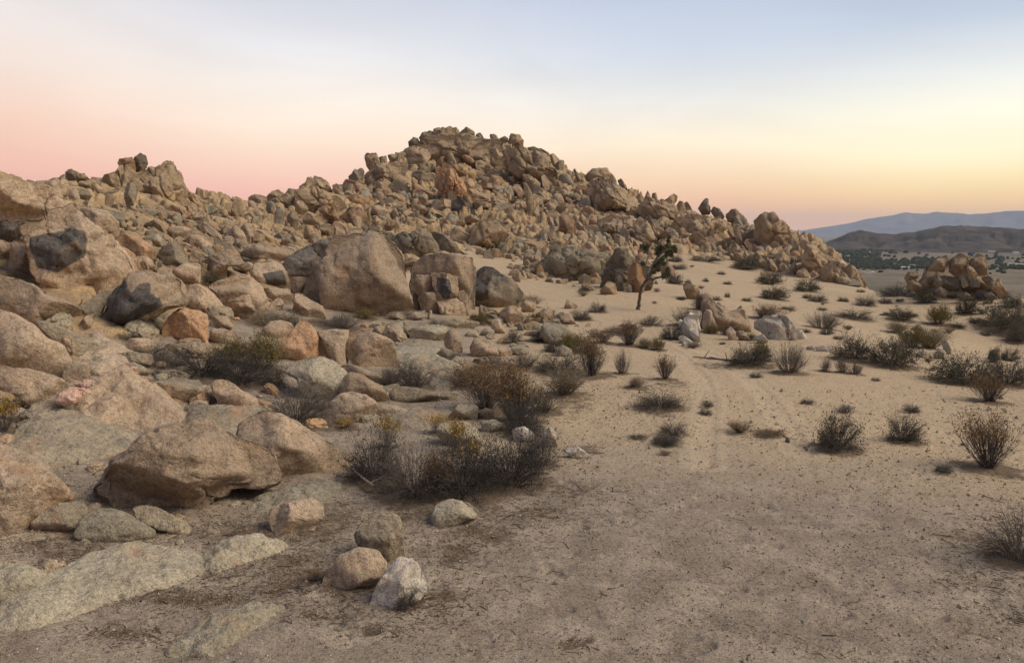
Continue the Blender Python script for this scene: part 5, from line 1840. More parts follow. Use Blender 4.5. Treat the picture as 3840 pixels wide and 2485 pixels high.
def sow_tufts():
    """tiny dark plants dotted over the sand slopes"""
    r_ = np.random.default_rng(44)
    n = 0
    boxes = [(1500, 1900, 600, 700, 26), (1850, 2370, 690, 790, 30), (1250, 1560, 660, 760, 16), (1600, 2370, 800, 1000, 18), (1450, 2300, 1000, 1100, 8)]
    for (x0, x1, y0, y1, k) in boxes:
        for _ in range(int(k * .8)):
            u, v = r_.uniform(x0, x1), r_.uniform(y0, y1)
            d, P = hit([u * 1.6134], [v * 1.6134])
            if np.isnan(d[0]) or d[0] > 75:
                continue
            if any(abs(u - s["u"]) < s["w"] * .5 and 0 < s["v"] + 4 - v < 40 for s in SH_ITEMS):
                continue
            kind = ("dark", "orange", "dark", "grey", "pale")[int(r_.integers(5))]
            R = r_.uniform(0.10, 0.34) * (1.0 if v > 790 else 1.3)
            P[0, 2] = ground_z(P[0, 0], P[0, 1])[0]
            root = link("small_tuft", None, loc=P[0])
            root.rotation_euler = (0, 0, r_.uniform(0, 6.28))
            root.scale = (R, R, R * r_.uniform(0.5, 0.9))
            mb, ml = shrub_mesh(kind, 0)
            link("branches", mb, parent=root)
            link("foliage", ml, parent=root)
            g = "upper sand slope" if v < 790 else "sandy clearing"
            tag(root, "tiny low %s tuft dotted on the %s" % ({"dark": "dark", "orange": "rusty", "grey": "grey", "pale": "straw-coloured"}[kind], g), "tuft", "tiny %s tufts of the %s" % (kind, g))


def build_shrubs(items):
    r_ = np.random.default_rng(9)
    for i, s in enumerate(items):
        z = float(ground_z([s["x"]], [s["y"]])[0])
        root = link("desert_shrub", None, loc=(s["x"], s["y"], z - 0.02))
        root.rotation_euler = (0, 0, r_.uniform(0, 6.28))
        k_ = (0.95 if s["kind"] == "orange" and s["d"] < 26 else 0.84) if s["d"] > 13 else (0.74 if s["kind"] in ("bush", "twig") else 1.0)
        root.scale = (s["r"] * 1.03, s["r"] * 1.03 * r_.uniform(0.8, 1.0), s["h"] * k_)
        mb, ml = shrub_mesh(s["kind"], i % 3 if s["kind"] in ("dark", "bush", "olive", "grey", "orange") else 0)
        link("branches", mb, parent=root)
        link("foliage", ml, parent=root)
        s["o"] = root


def joshua_tree():
    ox, oy, k = ZO["Q"]
    d0, P0 = hit([ox + 580 / k], [oy + 1385 / k])
    L = d0[0]
    base = P0[0]
    az = math.atan2(base[0], base[1])
    rt = np.array([math.cos(az), -math.sin(az), 0.0]); fw = np.array([math.sin(az), math.cos(az), 0.0])
    s = L / FPX / k * 1.02

    def pt(x, y, depth=0.0):
        return base + rt * ((x - 580) * s) + np.array([0, 0, (1385 - y) * s]) + fw * depth

    limbs = [
        [(575, 1400, 0, 34), (588, 1290, 0, 24), (600, 1180, 0, 23), (625, 1060, 0, 22), (665, 985, 0, 22), (715, 925, 0, 22)],
        [(705, 935, 0, 28), (745, 860, .1, 24), (775, 770, .2, 22), (800, 690, .3, 21), (850, 610, .4, 19), (905, 540, .4, 18), (970, 480, .5, 16), (1000, 390, .5, 12), (1012, 300, .5, 8)],
        [(760, 830, .1, 18), (830, 770, -.2, 15), (890, 700, -.4, 14), (905, 640, -.4, 12)],
        [(715, 925, 0, 22), (790, 925, -.3, 17), (860, 895, -.5, 16), (930, 880, -.6, 14), (985, 850, -.6, 12)],
        [(705, 935, 0, 18), (655, 860, .3, 12), (645, 790, .4, 9), (680, 700, .4, 7), (712, 600, .4, 5)],
        [(850, 610, .4, 15), (850, 520, .7, 12), (870, 450, .8, 10)],
        [(905, 540, .4, 14), (1000, 560, .1, 12), (1070, 500, 0, 11)],
        [(870, 420, .6, 10), (930, 320, .6, 9), (1000, 255, .6, 7), (1090, 240, .6, 5)],
        [(780, 770, .2, 14), (700, 760, .8, 11), (650, 740, 1., 9)],
        [(960, 490, .5, 10), (870, 420, .6, 10)],
    ]
    trunk_s, branch_s = [], []
    r_ = np.random.default_rng(3)
    for li, lm in enumerate(limbs):
        pts = [(pt(x, y, dd), rr * s) for x, y, dd, rr in lm]
        # finer, slightly crooked
        fine = []
        for a in range(len(pts) - 1):
            for q in range(4):
                t = q / 4
                p = pts[a][0] * (1 - t) + pts[a + 1][0] * t
                fine.append((p + r_.normal(size=3) * pts[a][1] * 0.12, pts[a][1] * (1 - t) + pts[a + 1][1] * t))
        fine.append(pts[-1])
        for a in range(len(fine) - 1):
            (trunk_s if li == 0 else branch_s).append((fine[a][0], fine[a + 1][0] + (fine[a + 1][0] - fine[a][0]) * 0.12, fine[a][1], fine[a + 1][1]))
    root = link("joshua_tree", None, loc=base)
    tag(root, "dark twisted Joshua tree with a curved bare trunk, the only tree near the hill's foot", "tree")

    def part(name, segs, mat, sides):
        V, F = twig_tubes(segs, sides)
        return link(name, make_mesh(name, V - base, F), mat, parent=root)

    part("trunk", trunk_s, M_BARK, 9)
    part("branches", branch_s, M_BARK, 6)
    VV, FF = [], []
    b0 = 0
    for (x, y, dd, R, n) in [(880, 510, .6, 75, 120), (850, 560, .5, 50, 60), (1000, 540, .1, 60, 80), (1070, 490, 0, 60, 80), (1040, 580, .1, 45, 50), (990, 450, .4, 45, 50), (1012, 320, .5, 30, 30),
                             (900, 640, -.4, 55, 70), (860, 690, -.2, 50, 60), (930, 700, -.5, 50, 50), (985, 850, -.6, 55, 70), (930, 880, -.6, 45, 45), (820, 740, 0, 50, 50), (990, 780, -.5, 40, 40),
                             (640, 720, 1., 45, 50), (670, 500, .9, 60, 70), (620, 470, 1., 45, 50), (700, 460, .9, 40, 40), (850, 790, -.3, 40, 40), (1000, 380, .5, 35, 35), (800, 830, 0, 35, 35), (1100, 520, 0, 35, 30), (960, 600, .2, 40, 40)]:
        c = pt(x, y, dd)
        n = int(n * 2.3)
        dirs = r_.normal(size=(n, 3)); dirs /= np.linalg.norm(dirs, axis=1, keepdims=True)
        dirs[:, 2] += 0.15
        ln = R * s * r_.uniform(0.6, 1.15, (n, 1))
        sd = np.cross(dirs, r_.normal(size=(n, 3))); sd /= np.linalg.norm(sd, axis=1, keepdims=True)
        wd = 0.026
        p0 = c + dirs * 0.03 + r_.normal(size=(n, 3)) * R * s * 0.25
        V = np.stack([p0 - sd * wd, p0 + sd * wd, p0 + dirs * ln], 1).reshape(-1, 3)
        VV.append(V); FF.append(np.arange(3 * n).reshape(n, 3) + b0); b0 += 3 * n
    link("crown", make_mesh("crown", np.concatenate(VV) - base, np.concatenate(FF), smooth=False), M_YUCCA, parent=root)

    # bare bent stalk beside the standing rocks
    d1, P1 = hit([ox + 1475 / k], [oy + 1375 / k])
    b1 = P1[0]
    s1 = d1[0] / FPX / k
    st = [(1475, 1375, 11), (1468, 1290, 10), (1475, 1220, 9), (1500, 1165, 7), (1545, 1150, 4)]
    seg = []
    for a in range(len(st) - 1):
        f = lambda q: b1 + rt * ((q[0] - 1475) * s1) + np.array([0, 0, (1375 - q[1]) * s1])
        seg.append((f(st[a]), f(st[a + 1]), st[a][2] * s1, st[a + 1][2] * s1))
    V, F = twig_tubes(seg, 7)
    o = link("dead_stalk", make_mesh("dead_stalk", V - b1, F), M_BARK, loc=b1)
    tag(o, "bare dark bent stalk left of the smooth upright tan boulder", "stalk")

    # three stubby yuccas at the foot of the tent-shaped boulder
    for j, (x, top, bot, rr) in enumerate(((1828, 925, 962, 6), (1846, 918, 963, 7), (1862, 905, 962, 8))):
        dj, Pj = hit([x], [bot]); b = Pj[0]; b[2] = ground_z(b[0], b[1])[0] - .03; m = dj[0] / FPX
        rt_ = link("yucca", None, loc=b)
        tag(rt_, ("left and shortest", "middle", "right and tallest")[j] + " of three stubby yuccas below the tent-shaped boulder", "yucca", "stubby yuccas below the tent-shaped boulder")
        H = (bot - top) * m
        V, F = twig_tubes([(np.zeros(3), np.array([0.02, 0, H * .5]), rr * m * .5, rr * m * .45), (np.array([0.02, 0, H * .5]), np.array([0.0, 0, H * .85]), rr * m * .45, rr * m * .35)], 8)
        link("trunk", make_mesh("trunk", V, F), M_BARK, parent=rt_)
        n = 150
        dirs = r_.normal(size=(n, 3)); dirs /= np.linalg.norm(dirs, axis=1, keepdims=True)
        p0 = np.stack([np.zeros(n), np.zeros(n), r_.uniform(0.3, 0.9, n) * H], -1)
        sd = np.cross(dirs, r_.normal(size=(n, 3))); sd /= np.linalg.norm(sd, axis=1, keepdims=True)
        V = np.stack([p0 - sd * 0.03, p0 + sd * 0.03, p0 + dirs * rr * m * 1.3 + [0, 0, .08]], 1).reshape(-1, 3)
        link("leaves", make_mesh("leaves", V, np.arange(3 * n).reshape(n, 3), smooth=False), M_YUCCA, parent=rt_)


# ------------------------------------------------------------------ loose things on the ground
def scatter_ground():
    r_ = np.random.default_rng(21)
    # gravel: angular grains, denser at the left
    n = 30000
    u = 2380 * r_.random(n) ** 1.35; v = 1540 - 640 * r_.random(n) ** 1.15
    v = np.where(v < 900, 900 + r_.random(n) * 600, v)
    pu, pv = src(u, v)
    d, P = hit(pu, pv)
    ok = ~np.isnan(d) & (d < 32)
    P, d = P[ok], d[ok]
    n = len(P)
    P[:, 2] = ground_z(P[:, 0], P[:, 1])
    oct_ = np.array([[1, 0, 0], [-1, 0, 0], [0, 1, 0], [0, -1, 0], [0, 0, 1], [0, 0, -1]], float)
    of = np.array([[0, 2, 4], [2, 1, 4], [1, 3, 4], [3, 0, 4], [2, 0, 5], [1, 2, 5], [3, 1, 5], [0, 3, 5]])
    sz = np.exp(r_.normal(-5.0, 0.5, n)) * np.clip(d / 9, 0.8, 1.8)
    V = oct_[None] * (sz[:, None] * r_.uniform(0.5, 1.2, (n, 3)))[:, None, :]
    V = V + r_.normal(size=V.shape) * sz[:, None, None] * 0.22
    V += (P + np.array([0, 0, 0.0]))[:, None, :]
    V[:, :, 2] += sz[:, None] * 0.25
    F = (of[None] + (np.arange(n) * 6)[:, None, None]).reshape(-1, 3)
    me = make_mesh("gravel", V.reshape(-1, 3), F, smooth=False)
    for q in ("w", "p", "o", "g"):
        me.materials.append(MAT[q])
    me.polygons.foreach_set("material_index", np.repeat(r_.choice([0, 1, 2, 3], n, p=[.12, .3, .33, .25]), 8).astype(np.int32))
    tag(link("gravel", me), "loose coarse gravel strewn over the sand", "gravel", kind="stuff")

    # dead twigs and plant flakes
    segs = []
    cand = []
    for (x, y, ru, rv) in LITTER:
        m = int(70 + ru * rv * 0.11)
        q = r_.normal(size=(m, 2)) * 0.85
        cand.append(np.stack([x + q[:, 0] * ru, y + q[:, 1] * rv], -1))
    m = 1700
    cand.append(np.stack([r_.uniform(900, 2380, m), 1535 - 620 * r_.random(m)], -1))
    cand = np.concatenate(cand)
    cand[:, 1] = np.clip(cand[:, 1], 800, 1536)
    pu, pv = src(cand[:, 0], cand[:, 1])
    d, P = hit(pu, pv)
    P = P[~np.isnan(d)]
    pts = [P]
    for s in SH_ITEMS:
        if s["d"] < 26:
            m = int(160 * min(1.5, s["r"] + .3))
            t = r_.uniform(0, 2 * PI, m); rr = s["r"] * r_.uniform(0.3, 1.6, m)
            pts.append(np.stack([s["x"] + np.cos(t) * rr, s["y"] + np.sin(t) * rr * .9, np.zeros(m)], -1))
    P = np.concatenate(pts)
    P[:, 2] = ground_z(P[:, 0], P[:, 1])
    for p in P:
        L = math.exp(r_.normal(-3.2, 0.6)); t = r_.uniform(0, PI)
        dv = np.array([math.cos(t), math.sin(t), r_.normal() * 0.08]) * L
        r = 0.002 + 0.03 * L * r_.random()
        mid = p + dv * 0.5 + np.array([r_.normal() * 0.15 * L, r_.normal() * 0.15 * L, 0.01])
        segs.append((p + [0, 0, r], mid, r, r * .9)); segs.append((mid, p + dv + [0, 0, r], r * .9, r * .4))
    V, F = twig_tubes(segs, 4)
    me = make_mesh("dry_litter", V, F)
    me.materials.append(M_STEMD); me.materials.append(M_LIT); me.materials.append(M_STEMP)
    me.polygons.foreach_set("material_index", np.repeat(r_.choice([0, 1, 2], len(P), p=[.22, .6, .18]), 8).astype(np.int32))
    tag(link("dry_litter", me), "dead twigs and dry plant litter on the sand", "litter", kind="stuff")


def long_branch(name, uv, r0, mat, label, lift=0.04):
    pts = []
    pu, pv = src(np.array([p[0] for p in uv], float), np.array([p[1] for p in uv], float))
    d, P = hit(pu, pv)
    P[:, 2] = ground_z(P[:, 0], P[:, 1]) + lift
    r_ = np.random.default_rng(int(uv[0][0]))
    seg = []
    n = len(P)
    for a in range(n - 1):
        for q in range(3):
            p = P[a] * (1 - q / 3) + P[a + 1] * (q / 3); w = P[a] * (1 - (q + 1) / 3) + P[a + 1] * ((q + 1) / 3)
            ta, tb = (a + q / 3) / (n - 1), (a + (q + 1) / 3) / (n - 1)
            seg.append((p, w, r0 * (1 - .7 * ta), r0 * (1 - .7 * tb)))
            if r_.random() < 0.6:
                e = w + (w - p) * 0.8 + r_.normal(size=3) * np.linalg.norm(w - p) * 0.8
                e[2] = max(e[2], w[2])
                seg.append((w, e, r0 * .4, r0 * .15))
    V, F = twig_tubes(seg, 6)
    o = link(name, make_mesh(name, V - P[0], F), mat, loc=P[0])
    tag(o, label, "branch")


def quartz_vein():
    r_ = np.random.default_rng(8)
    a, b = parse_pts("E", "580,1335 1190,1070")
    VV, FF, n0 = [], [], 0
    Vp, Fp = ico(2)
    for i in range(150):
        t = r_.random()
        p = a * (1 - t) + b * t + r_.normal(size=2) * np.array([9, 8]) * (1.1 - .5 * t)
        d, P = hit([p[0]], [p[1] + 8])
        s = 0.05 * math.exp(r_.normal(0, .4))
        V = Vp * np.array([s * 1.5, s, s * .9]) * (1 + .35 * r_.normal(size=(len(Vp), 1)) * .4)
        VV.append(V + P[0] + [0, 0, .30 + .1 * r_.random()]); FF.append(Fp + n0); n0 += len(Vp)
    o = link("quartz_rubble", make_mesh("quartz_rubble", np.concatenate(VV), np.concatenate(FF), smooth=False), MAT["q"])
    tag(o, "vein of crumbled pink quartz crossing the broad pinkish slab", "rubble", kind="stuff")
# ------------------------------------------------------------------ valley, town and mountains
def ridge_sheet(name, skyline, dist, depth, base_z, mat, amp, seed, back=1.6):
    """a mountain range as a height field: skyline [(px, py)], dist of the crest, run-out towards the viewer"""
    pxs = np.array([p[0] for p in skyline], float); pys = np.array([p[1] for p in skyline], float)
    na, nd = 420, 70
    px = np.linspace(pxs.min(), pxs.max(), na)
    az = np.arctan((px - 1920) / FPX / CP)
    py = np.interp(px, pxs, pys)
    _, sl = az_slope(px, py)
    t = np.linspace(-1, back, nd)
    A, T = np.meshgrid(np.arange(na), t, indexing="ij")
    az2 = az[A]
    d = dist * (1 + 0.0 * T) + T * depth
    X = np.sin(az2) * d; Y = np.cos(az2) * d
    crest = CAM_H + dist * sl[A]
    f = np.where(T <= 0, smooth(-1, 0.0, T) * 0.6 + 0.4 * (T + 1), 1 - smooth(0, back, T))
    P = np.stack([X.ravel() / depth, Y.ravel() / depth, np.zeros(X.size)], -1)
    n1 = fbm(P * 2.2, 6, seed, ridge=True).reshape(X.shape)
    H = crest - base_z
    Z = base_z + H * f * (1 + 0.0 * n1) - H * (0.75 * (0.5 - 0.5 * n1)) * np.minimum(1, np.abs(T) * 3.0) * f
    Z -= H * 0.28 * smooth(0.1, 0.8, fbm(P * 7, 4, seed + 9, ridge=True).reshape(X.shape)) * f * np.minimum(1, np.abs(T) * 5)
    Z += amp * fbm(P * 14, 3, seed + 5).reshape(X.shape) * f
    i = np.arange(na - 1)[:, None] * nd + np.arange(nd - 1)[None]
    F = np.stack([i, i + nd, i + nd + 1, i + 1], -1).reshape(-1, 4)[:, ::-1]
    o = link(name, make_mesh(name, np.stack([X, Y, Z], -1).reshape(-1, 3), F), mat)
    return tag(o, kind="structure")


M_HILL = flat_mat("brown_hill", (0.032, 0.025, 0.020), (0.12, 0.088, 0.062), 0.022)
M_MNT = flat_mat("far_mountain", (0.11, 0.10, 0.11), (0.15, 0.135, 0.14), 0.002)


def build_far():
    hill = [(2700, 960), (2900, 948), (3000, 935), (3060, 915), (3120, 890), (3160, 872), (3205, 861), (3250, 870), (3330, 877), (3400, 868), (3450, 858), (3500, 848), (3580, 844), (3640, 847), (3720, 850), (3800, 858), (3850, 852), (3950, 846), (4100, 860), (4400, 850), (4800, 900)]
    ridge_sheet("hills", hill, 2500, 420, VALLEY - 6, M_HILL, 3.0, 91)
    mnt = [(1900, 885), (2500, 882), (2750, 874), (2900, 868), (3000, 862), (3060, 853), (3120, 843), (3180, 832), (3230, 817), (3280, 811), (3320, 806), (3370, 794), (3400, 798), (3440, 799), (3480, 791), (3520, 795), (3560, 793), (3600, 802), (3650, 800), (3700, 794), (3740, 789), (3800, 788), (3850, 786), (4000, 778), (4200, 790), (4600, 784), (5200, 820)]
    ridge_sheet("mountains", mnt, 14000, 2600, VALLEY - 10, M_MNT, 8, 92)
    r_ = np.random.default_rng(31)

    def gpt(px, py):
        d, P = hit([px], [py], 440)
        dr = ray(px, py)
        t = (VALLEY - CAM_H) / dr[2]
        return np.array([0, 0, CAM_H]) + dr * t

    # tree belts of the valley: thousands of small crowns, one mass
    V0, F0 = ico(2)
    VV, FF = [], []
    b = 0
    belts = [(3060, 3300, 918, 942, 420), (3120, 3300, 935, 962, 200), (3280, 3640, 928, 944, 520), (3560, 3840, 930, 946, 420), (3840, 4300, 930, 946, 200), (3210, 3500, 972, 1008, 330),
             (3190, 3480, 985, 1012, 260), (3420, 3560, 968, 990, 120), (3120, 3300, 965, 985, 130), (3710, 3760, 965, 985, 14), (3700, 3860, 996, 1012, 60), (3000, 4300, 912, 1030, 260)]
    for (x0, x1, y0, y1, n) in belts:
        for _ in range(n):
            px = r_.uniform(x0, x1); py = y0 + (y1 - y0) * r_.beta(1.5, 1.5)
            g = gpt(px, py)
            m = np.linalg.norm(g) / FPX
            s = m * r_.uniform(3.0, 7.0)
            s = np.clip(s, 1.2, 9)
            off = r_.uniform(-20, 20, 3)
            V = V0 * (1 + 0.35 * vnoise(V0 * 1.7 + off, 3))[:, None] * np.array([s * r_.uniform(.9, 1.5), s, s * r_.uniform(0.7, 1.1)]) + g + [0, 0, s * .5]
            VV.append(V); FF.append(F0 + b); b += len(V0)
    o = link("valley_trees", make_mesh("valley_trees", np.concatenate(VV), np.concatenate(FF)), M_TOWN)
    tag(o, "dark green belts of trees across the valley floor", "trees", kind="stuff")
    # houses
    hs = [(3395, 1008, 26, 8, "largest white building below the nearer tree belt"), (3430, 1000, 20, 7, None), (3405, 998, 14, 6, None), (3356, 996, 9, 8, "small bright white house left among the nearer trees"), (3374, 1000, 12, 6, None),
          (3235, 1024, 9, 8, "bright white hut nearest the end of the ridge"), (3255, 1027, 18, 6, None), (3272, 1026, 10, 8, None), (3325, 938, 44, 7, "long white building in the far tree belt"), (3380, 936, 24, 9, "white building with a dark front right of the long white one"),
          (3392, 934, 12, 8, None), (3265, 950, 20, 6, None), (3560, 936, 20, 6, "pale house in the far belt above the isolated outcrop"), (3718, 948, 18, 6, None), (3808, 952, 16, 6, None), (3210, 930, 10, 6, None), (3195, 981, 16, 6, None),
          (3090, 938, 12, 6, None), (3145, 955, 14, 5, None), (3130, 963, 18, 4, None), (3810, 992, 40, 4, "low pale shed on the valley floor at the far right")]
    for j, (px, py, w, h, lab) in enumerate(hs):
        g = gpt(px, py)
        m = np.linalg.norm(g) / FPX
        W_, H_, Dp = w * m, h * m * 1.0, w * m * 0.7
        root = link("house", None, loc=g)
        root.rotation_euler = (0, 0, -math.atan2(g[0], g[1]) + r_.uniform(-0.5, 0.5))
        side = "nearer" if py > 965 else "farther"
        tag(root, lab or "small pale house scattered in the %s belt of valley trees" % side, "house", None if lab else "small houses in the %s tree belt" % side)
        bm = bmesh.new()
        bmesh.ops.create_cube(bm, size=1.0)
        for v in bm.verts:
            v.co = Vector((v.co.x * W_, v.co.y * Dp, (v.co.z + .5) * H_ * .7))
        me = bpy.data.meshes.new("wall"); bm.to_mesh(me); bm.free()
        link("wall", me, M_WALL, parent=root)
        a, c_, z0, z1 = W_ * .54, Dp * .56, H_ * .705, H_ * 1.05
        V = np.array([[-a, -c_, z0], [a, -c_, z0], [a, c_, z0], [-a, c_, z0], [-a, 0, z1], [a, 0, z1]])
        me = make_mesh("roof", V, np.array([0, 1, 5, 4, 2, 3, 4, 5, 0, 4, 3, 1, 2, 5, 3, 2, 1, 0]), smooth=False, sizes=[4, 4, 3, 3, 4])
        link("roof", me, M_ROOF, parent=root)
        for q in (-.25, .25):
            x, ww, hh = q * W_, W_ * .09, H_ * .14
            V = np.array([[x - ww, -Dp * .5 - .06, H_ * .3], [x + ww, -Dp * .5 - .06, H_ * .3], [x + ww, -Dp * .5 - .06, H_ * .3 + 2 * hh], [x - ww, -Dp * .5 - .06, H_ * .3 + 2 * hh]])
            V = np.concatenate([V, V + [0, .04, 0]])
            F = np.array([[0, 1, 2, 3], [7, 6, 5, 4], [0, 4, 5, 1], [1, 5, 6, 2], [2, 6, 7, 3], [3, 7, 4, 0]])
            link("window", make_mesh("window", V, F, smooth=False), M_GLASS, parent=root)
    if HAZE > 0:
        bm = bmesh.new()
        bmesh.ops.create_cube(bm, size=1.0)
        lo_, hi_ = np.array([-18600, -18600, VALLEY - 75.0]), np.array([18600, 18600, 420.0])
        for v in bm.verts:
            v.co = Vector([lo_[k] + (v.co[k] + .5) * (hi_[k] - lo_[k]) for k in range(3)])
        me = bpy.data.meshes.new("haze"); bm.to_mesh(me); bm.free()
        m, nt = newmat("haze")
        Bh = NB(nt)
        pv = Bh.n("ShaderNodeVolumePrincipled")
        pv.inputs["Color"].default_value = (0.67, 0.80, 1.0, 1)
        pv.inputs["Density"].default_value = HAZE
        pv.inputs["Anisotropy"].default_value = 0.0
        out = Bh.n("ShaderNodeOutputMaterial")
        nt.links.new(pv.outputs[0], out.inputs["Volume"])
        tag(link("haze", me, m), "pale blue haze filling the air", "haze", kind="stuff")
# ------------------------------------------------------------------ labels for the rocks and shrubs
LM = [  # landmarks: overview px, py, phrase, only near (0), only far (1), any (2)
    (45, 470, "the great overhanging roof boulder", 2), (130, 560, "the giant shield-faced boulder", 2), (310, 375, "the left peak", 1), (400, 400, "the left peak's leaning tower", 1), (250, 410, "the golden block of the left peak", 1), (190, 430, "the rocks left of the left peak", 1),
    (730, 430, "the twin crag", 1), (860, 375, "the thumb of rock on the left shoulder", 1), (1040, 320, "the summit's fluted block", 1), (1095, 380, "the purple-grey summit slab", 1), (1200, 330, "the rounded block right of the summit", 1),
    (1400, 410, "the beaked crag's cap", 1), (1430, 480, "the beaked crag's jaw slab", 1), (1440, 530, "the tall buttress by the black cleft", 1), (1635, 480, "the dark skyline finger", 1), (1800, 520, "the ridge's massive end crag", 1), (1900, 600, "the ridge's low right end", 1),
    (1550, 480, "the jagged ridge's spires", 1), (820, 500, "the rusty-orange block", 1), (1135, 530, "the tent-shaped boulder", 2), (840, 640, "the huge dome", 2), (690, 610, "the varnished block", 2), (660, 660, "the cracked boulders left of the huge dome", 0),
    (1035, 640, "the pillared rocks", 2), (1175, 680, "the grey-black boulder", 2), (1485, 650, "the twisted tree", 2), (1600, 750, "the pile of bleached stones", 2), (1680, 710, "the standing-rock row", 2), (1810, 760, "the fluted pale pair", 2), (2210, 630, "the isolated right outcrop", 2),
    (440, 560, "the cracked slabs left of centre", 2), (520, 680, "the egg-shaped perched stone", 0), (430, 760, "the box-shaped boulder", 0), (320, 700, "the undercut slab", 0), (80, 800, "the whaleback boulder", 0), (240, 950, "the pink-veined slab", 0), (180, 850, "the small stones beside the whaleback boulder", 0),
    (540, 920, "the tooth-like stone", 0), (440, 1060, "the pinkish wedge boulder", 0), (680, 1040, "the pointed tan boulder", 0), (710, 800, "the fin rock", 0), (830, 800, "the split loaf boulder", 0), (730, 870, "the broad pale boulder", 0), (940, 770, "the cracked pale cluster", 0),
    (1060, 790, "the upright orange egg stone", 0), (1000, 860, "the flat pale slabs", 0), (970, 920, "the loaf-shaped stone", 0), (1050, 1090, "the big dark bush", 0), (1340, 1050, "the flat white stone", 0), (900, 1310, "the three huddled stones", 0), (690, 1180, "the rough orange stone", 0),
    (1220, 740, "the pale bedrock mound", 0), (2070, 830, "the big dark olive bush", 2), (1400, 860, "the tall rust and dark bush", 2), (1530, 800, "the olive-gold dome bush", 2), (2250, 880, "the broad dark olive bush", 2), (1980, 1040, "the close pair of dark bushes", 0),
    (1800, 680, "the twin bushes on the sand slope", 2), (600, 850, "the bushy hollow", 0),
]
ORD = ["", "second ", "third ", "fourth ", "fifth ", "sixth ", "seventh ", "eighth ", "ninth ", "tenth "]


def where(u, v, far, tiny=26):
    best, bd = None, 1e9
    for (x, y, ph, f) in LM:
        if (f == 1 and not far) or (f == 0 and far):
            continue
        d = math.hypot(u - x, (v - y) * 1.2)
        if d < bd:
            best, bd = (x, y, ph), d
    x, y, ph = best
    dx, dy = u - x, v - y
    if abs(dx) > 1.6 * abs(dy):
        w = "right of" if dx > 0 else "left of"
    elif abs(dy) > 1.6 * abs(dx):
        w = "below" if dy > 0 else "above"
    else:
        w = ("lower " if dy > 0 else "upper ") + ("right of" if dx > 0 else "left of")
    near = "just " if bd < tiny else ""
    return near + w + " " + ph


def shorten(t):
    for w in (" weathered", " dense", " leafy", " desert", " brushy", " twiggy", " small", " big", " the", " such"):
        if len(t.split()) > 16:
            t = t.replace(w, "", 1)
    if len(t.split()) > 16:
        t = t.replace(" of the two", "").replace("left of the left", "beside the left")
    if len(t.split()) > 16:
        t = " ".join(t.split(", ")[0].split()[:16])
    return t


def unique(items):
    """items: list of dict(text parts as list of alternatives, u, v, size, set)"""
    used = set()
    for it in items:
        if it["fixed"]:
            used.add(it["fixed"])
            it["final"] = it["fixed"]
    groups = {}
    for it in items:
        if not it["fixed"]:
            groups.setdefault(it["text"], []).append(it)
    for t, g in groups.items():
        if len(g) == 1:
            g[0]["final"] = t
            continue
        g.sort(key=lambda q: q["u"])
        xs = [q["u"] for q in g]; ys = [q["v"] for q in g]
        horiz = (max(xs) - min(xs)) >= (max(ys) - min(ys))
        if not horiz:
            g.sort(key=lambda q: q["v"])
        for k, q in enumerate(g):
            if horiz:
                e = "leftmost" if k == 0 else ("rightmost" if k == len(g) - 1 else ORD[k] + "from left")
            else:
                e = "topmost" if k == 0 else ("lowest" if k == len(g) - 1 else ORD[k] + "from top")
            q["final"] = t + ", " + e + " of " + ("the two" if len(g) == 2 else "%d such" % len(g))


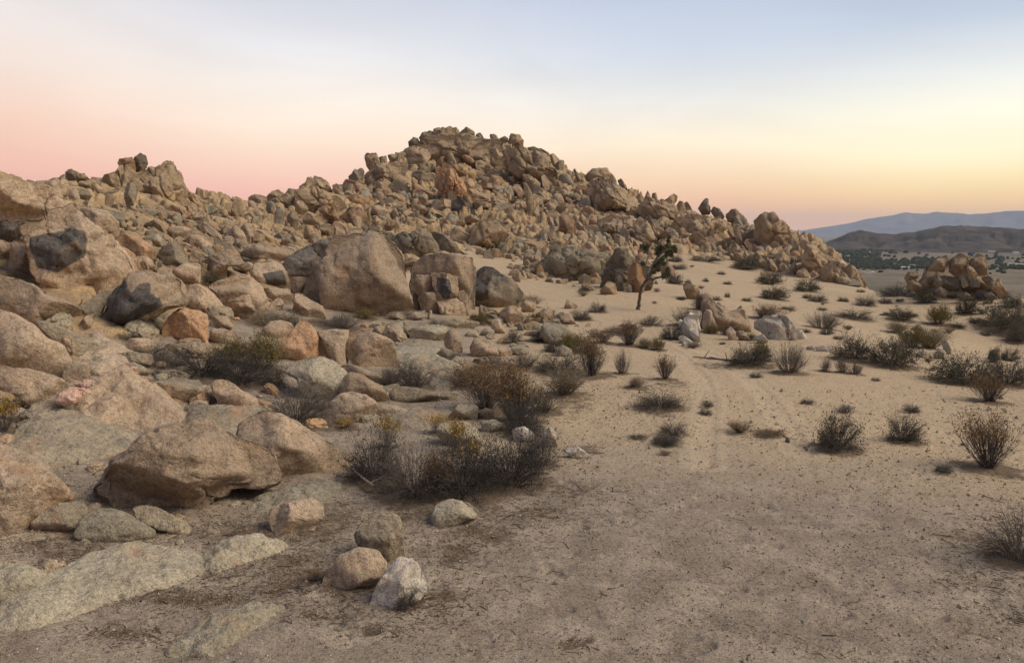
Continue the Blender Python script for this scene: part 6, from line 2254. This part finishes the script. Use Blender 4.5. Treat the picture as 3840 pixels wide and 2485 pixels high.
def label_rocks():
    items = []
    areas = sorted([r["A"] for r in ROCK_INFO])
    for r in ROCK_INFO:
        u, v = r["px"] / 1.6134, r["py"] / 1.6134
        asp = r["w"] / max(r["h"], 1)
        shape = "flat" if asp > 2.6 else ("long low" if asp > 1.8 else ("upright" if asp < 0.62 else ("rounded" if r["ang"] <= 2 else ("blocky" if r["ang"] <= 4 else "angular"))))
        q = areas.index(r["A"]) / len(areas)
        size = "small " if q < 0.33 else ("big " if q > 0.75 else "")
        colr = {"o": "tan", "r": "orange-tinted", "g": "grey", "p": "pale", "v": "dark varnished", "w": "whitish"}[r["mat"]]
        noun = {"boulder": "boulder", "crag rock": "rock", "stone": "stone", "slab": "slab"}[r["cat"]]
        items.append(dict(fixed=r["label"], text=f"{size}{shape} {colr} {noun} {where(u, v, r['far'])}", u=u, v=v, r=r))
    unique(items)
    for it in items:
        it["final"] = shorten(it["final"])
        tag(it["r"]["o"], it["final"], "boulder" if it["r"]["cat"] == "boulder" else (it["r"]["cat"] if it["r"]["cat"] in ("stone", "slab") else "rock"))


def label_shrubs():
    items = []
    for s in SH_ITEMS:
        size = "tiny " if s["w"] < 32 else ("small " if s["w"] < 62 else "wide ")
        items.append(dict(fixed=s["label"], text=f"{size}{DESC[s['kind']]} {where(s['u'], s['v'] - 10, s['d'] > 40)}", u=s["u"], v=s["v"], r=s))
    unique(items)
    for it in items:
        tag(it["r"]["o"], shorten(it["final"]), "bush", "desert bushes")
# ------------------------------------------------------------------ assemble
SH_ITEMS = place_shrubs()
build_ground([(s["x"], s["y"], s["r"]) for s in SH_ITEMS if s["d"] < 60])
read_rocks()
fill_left()
if NHILL:
    scatter_hill()
build_shrubs(SH_ITEMS)
sow_tufts()
joshua_tree()
scatter_ground()
quartz_vein()
long_branch("fallen_branch", [(1790, 830), (1740, 842), (1690, 838), (1650, 834), (1610, 832)], 0.05, M_STEMD, "dark dead branch lying on the pale sand left of the wide dark bush")
long_branch("fallen_branch", [(870, 1150), (840, 1130), (825, 1110), (830, 1080), (850, 1050)], 0.022, M_STEMP, "pale bare branch curving at the left end of the big dark bush", 0.12)
long_branch("fallen_branch", [(985, 1400), (1000, 1395), (1020, 1398), (1035, 1393)], 0.008, M_STEMP, "thin pale twig lying right of the three huddled stones", 0.02)
build_far()
label_rocks()
label_shrubs()
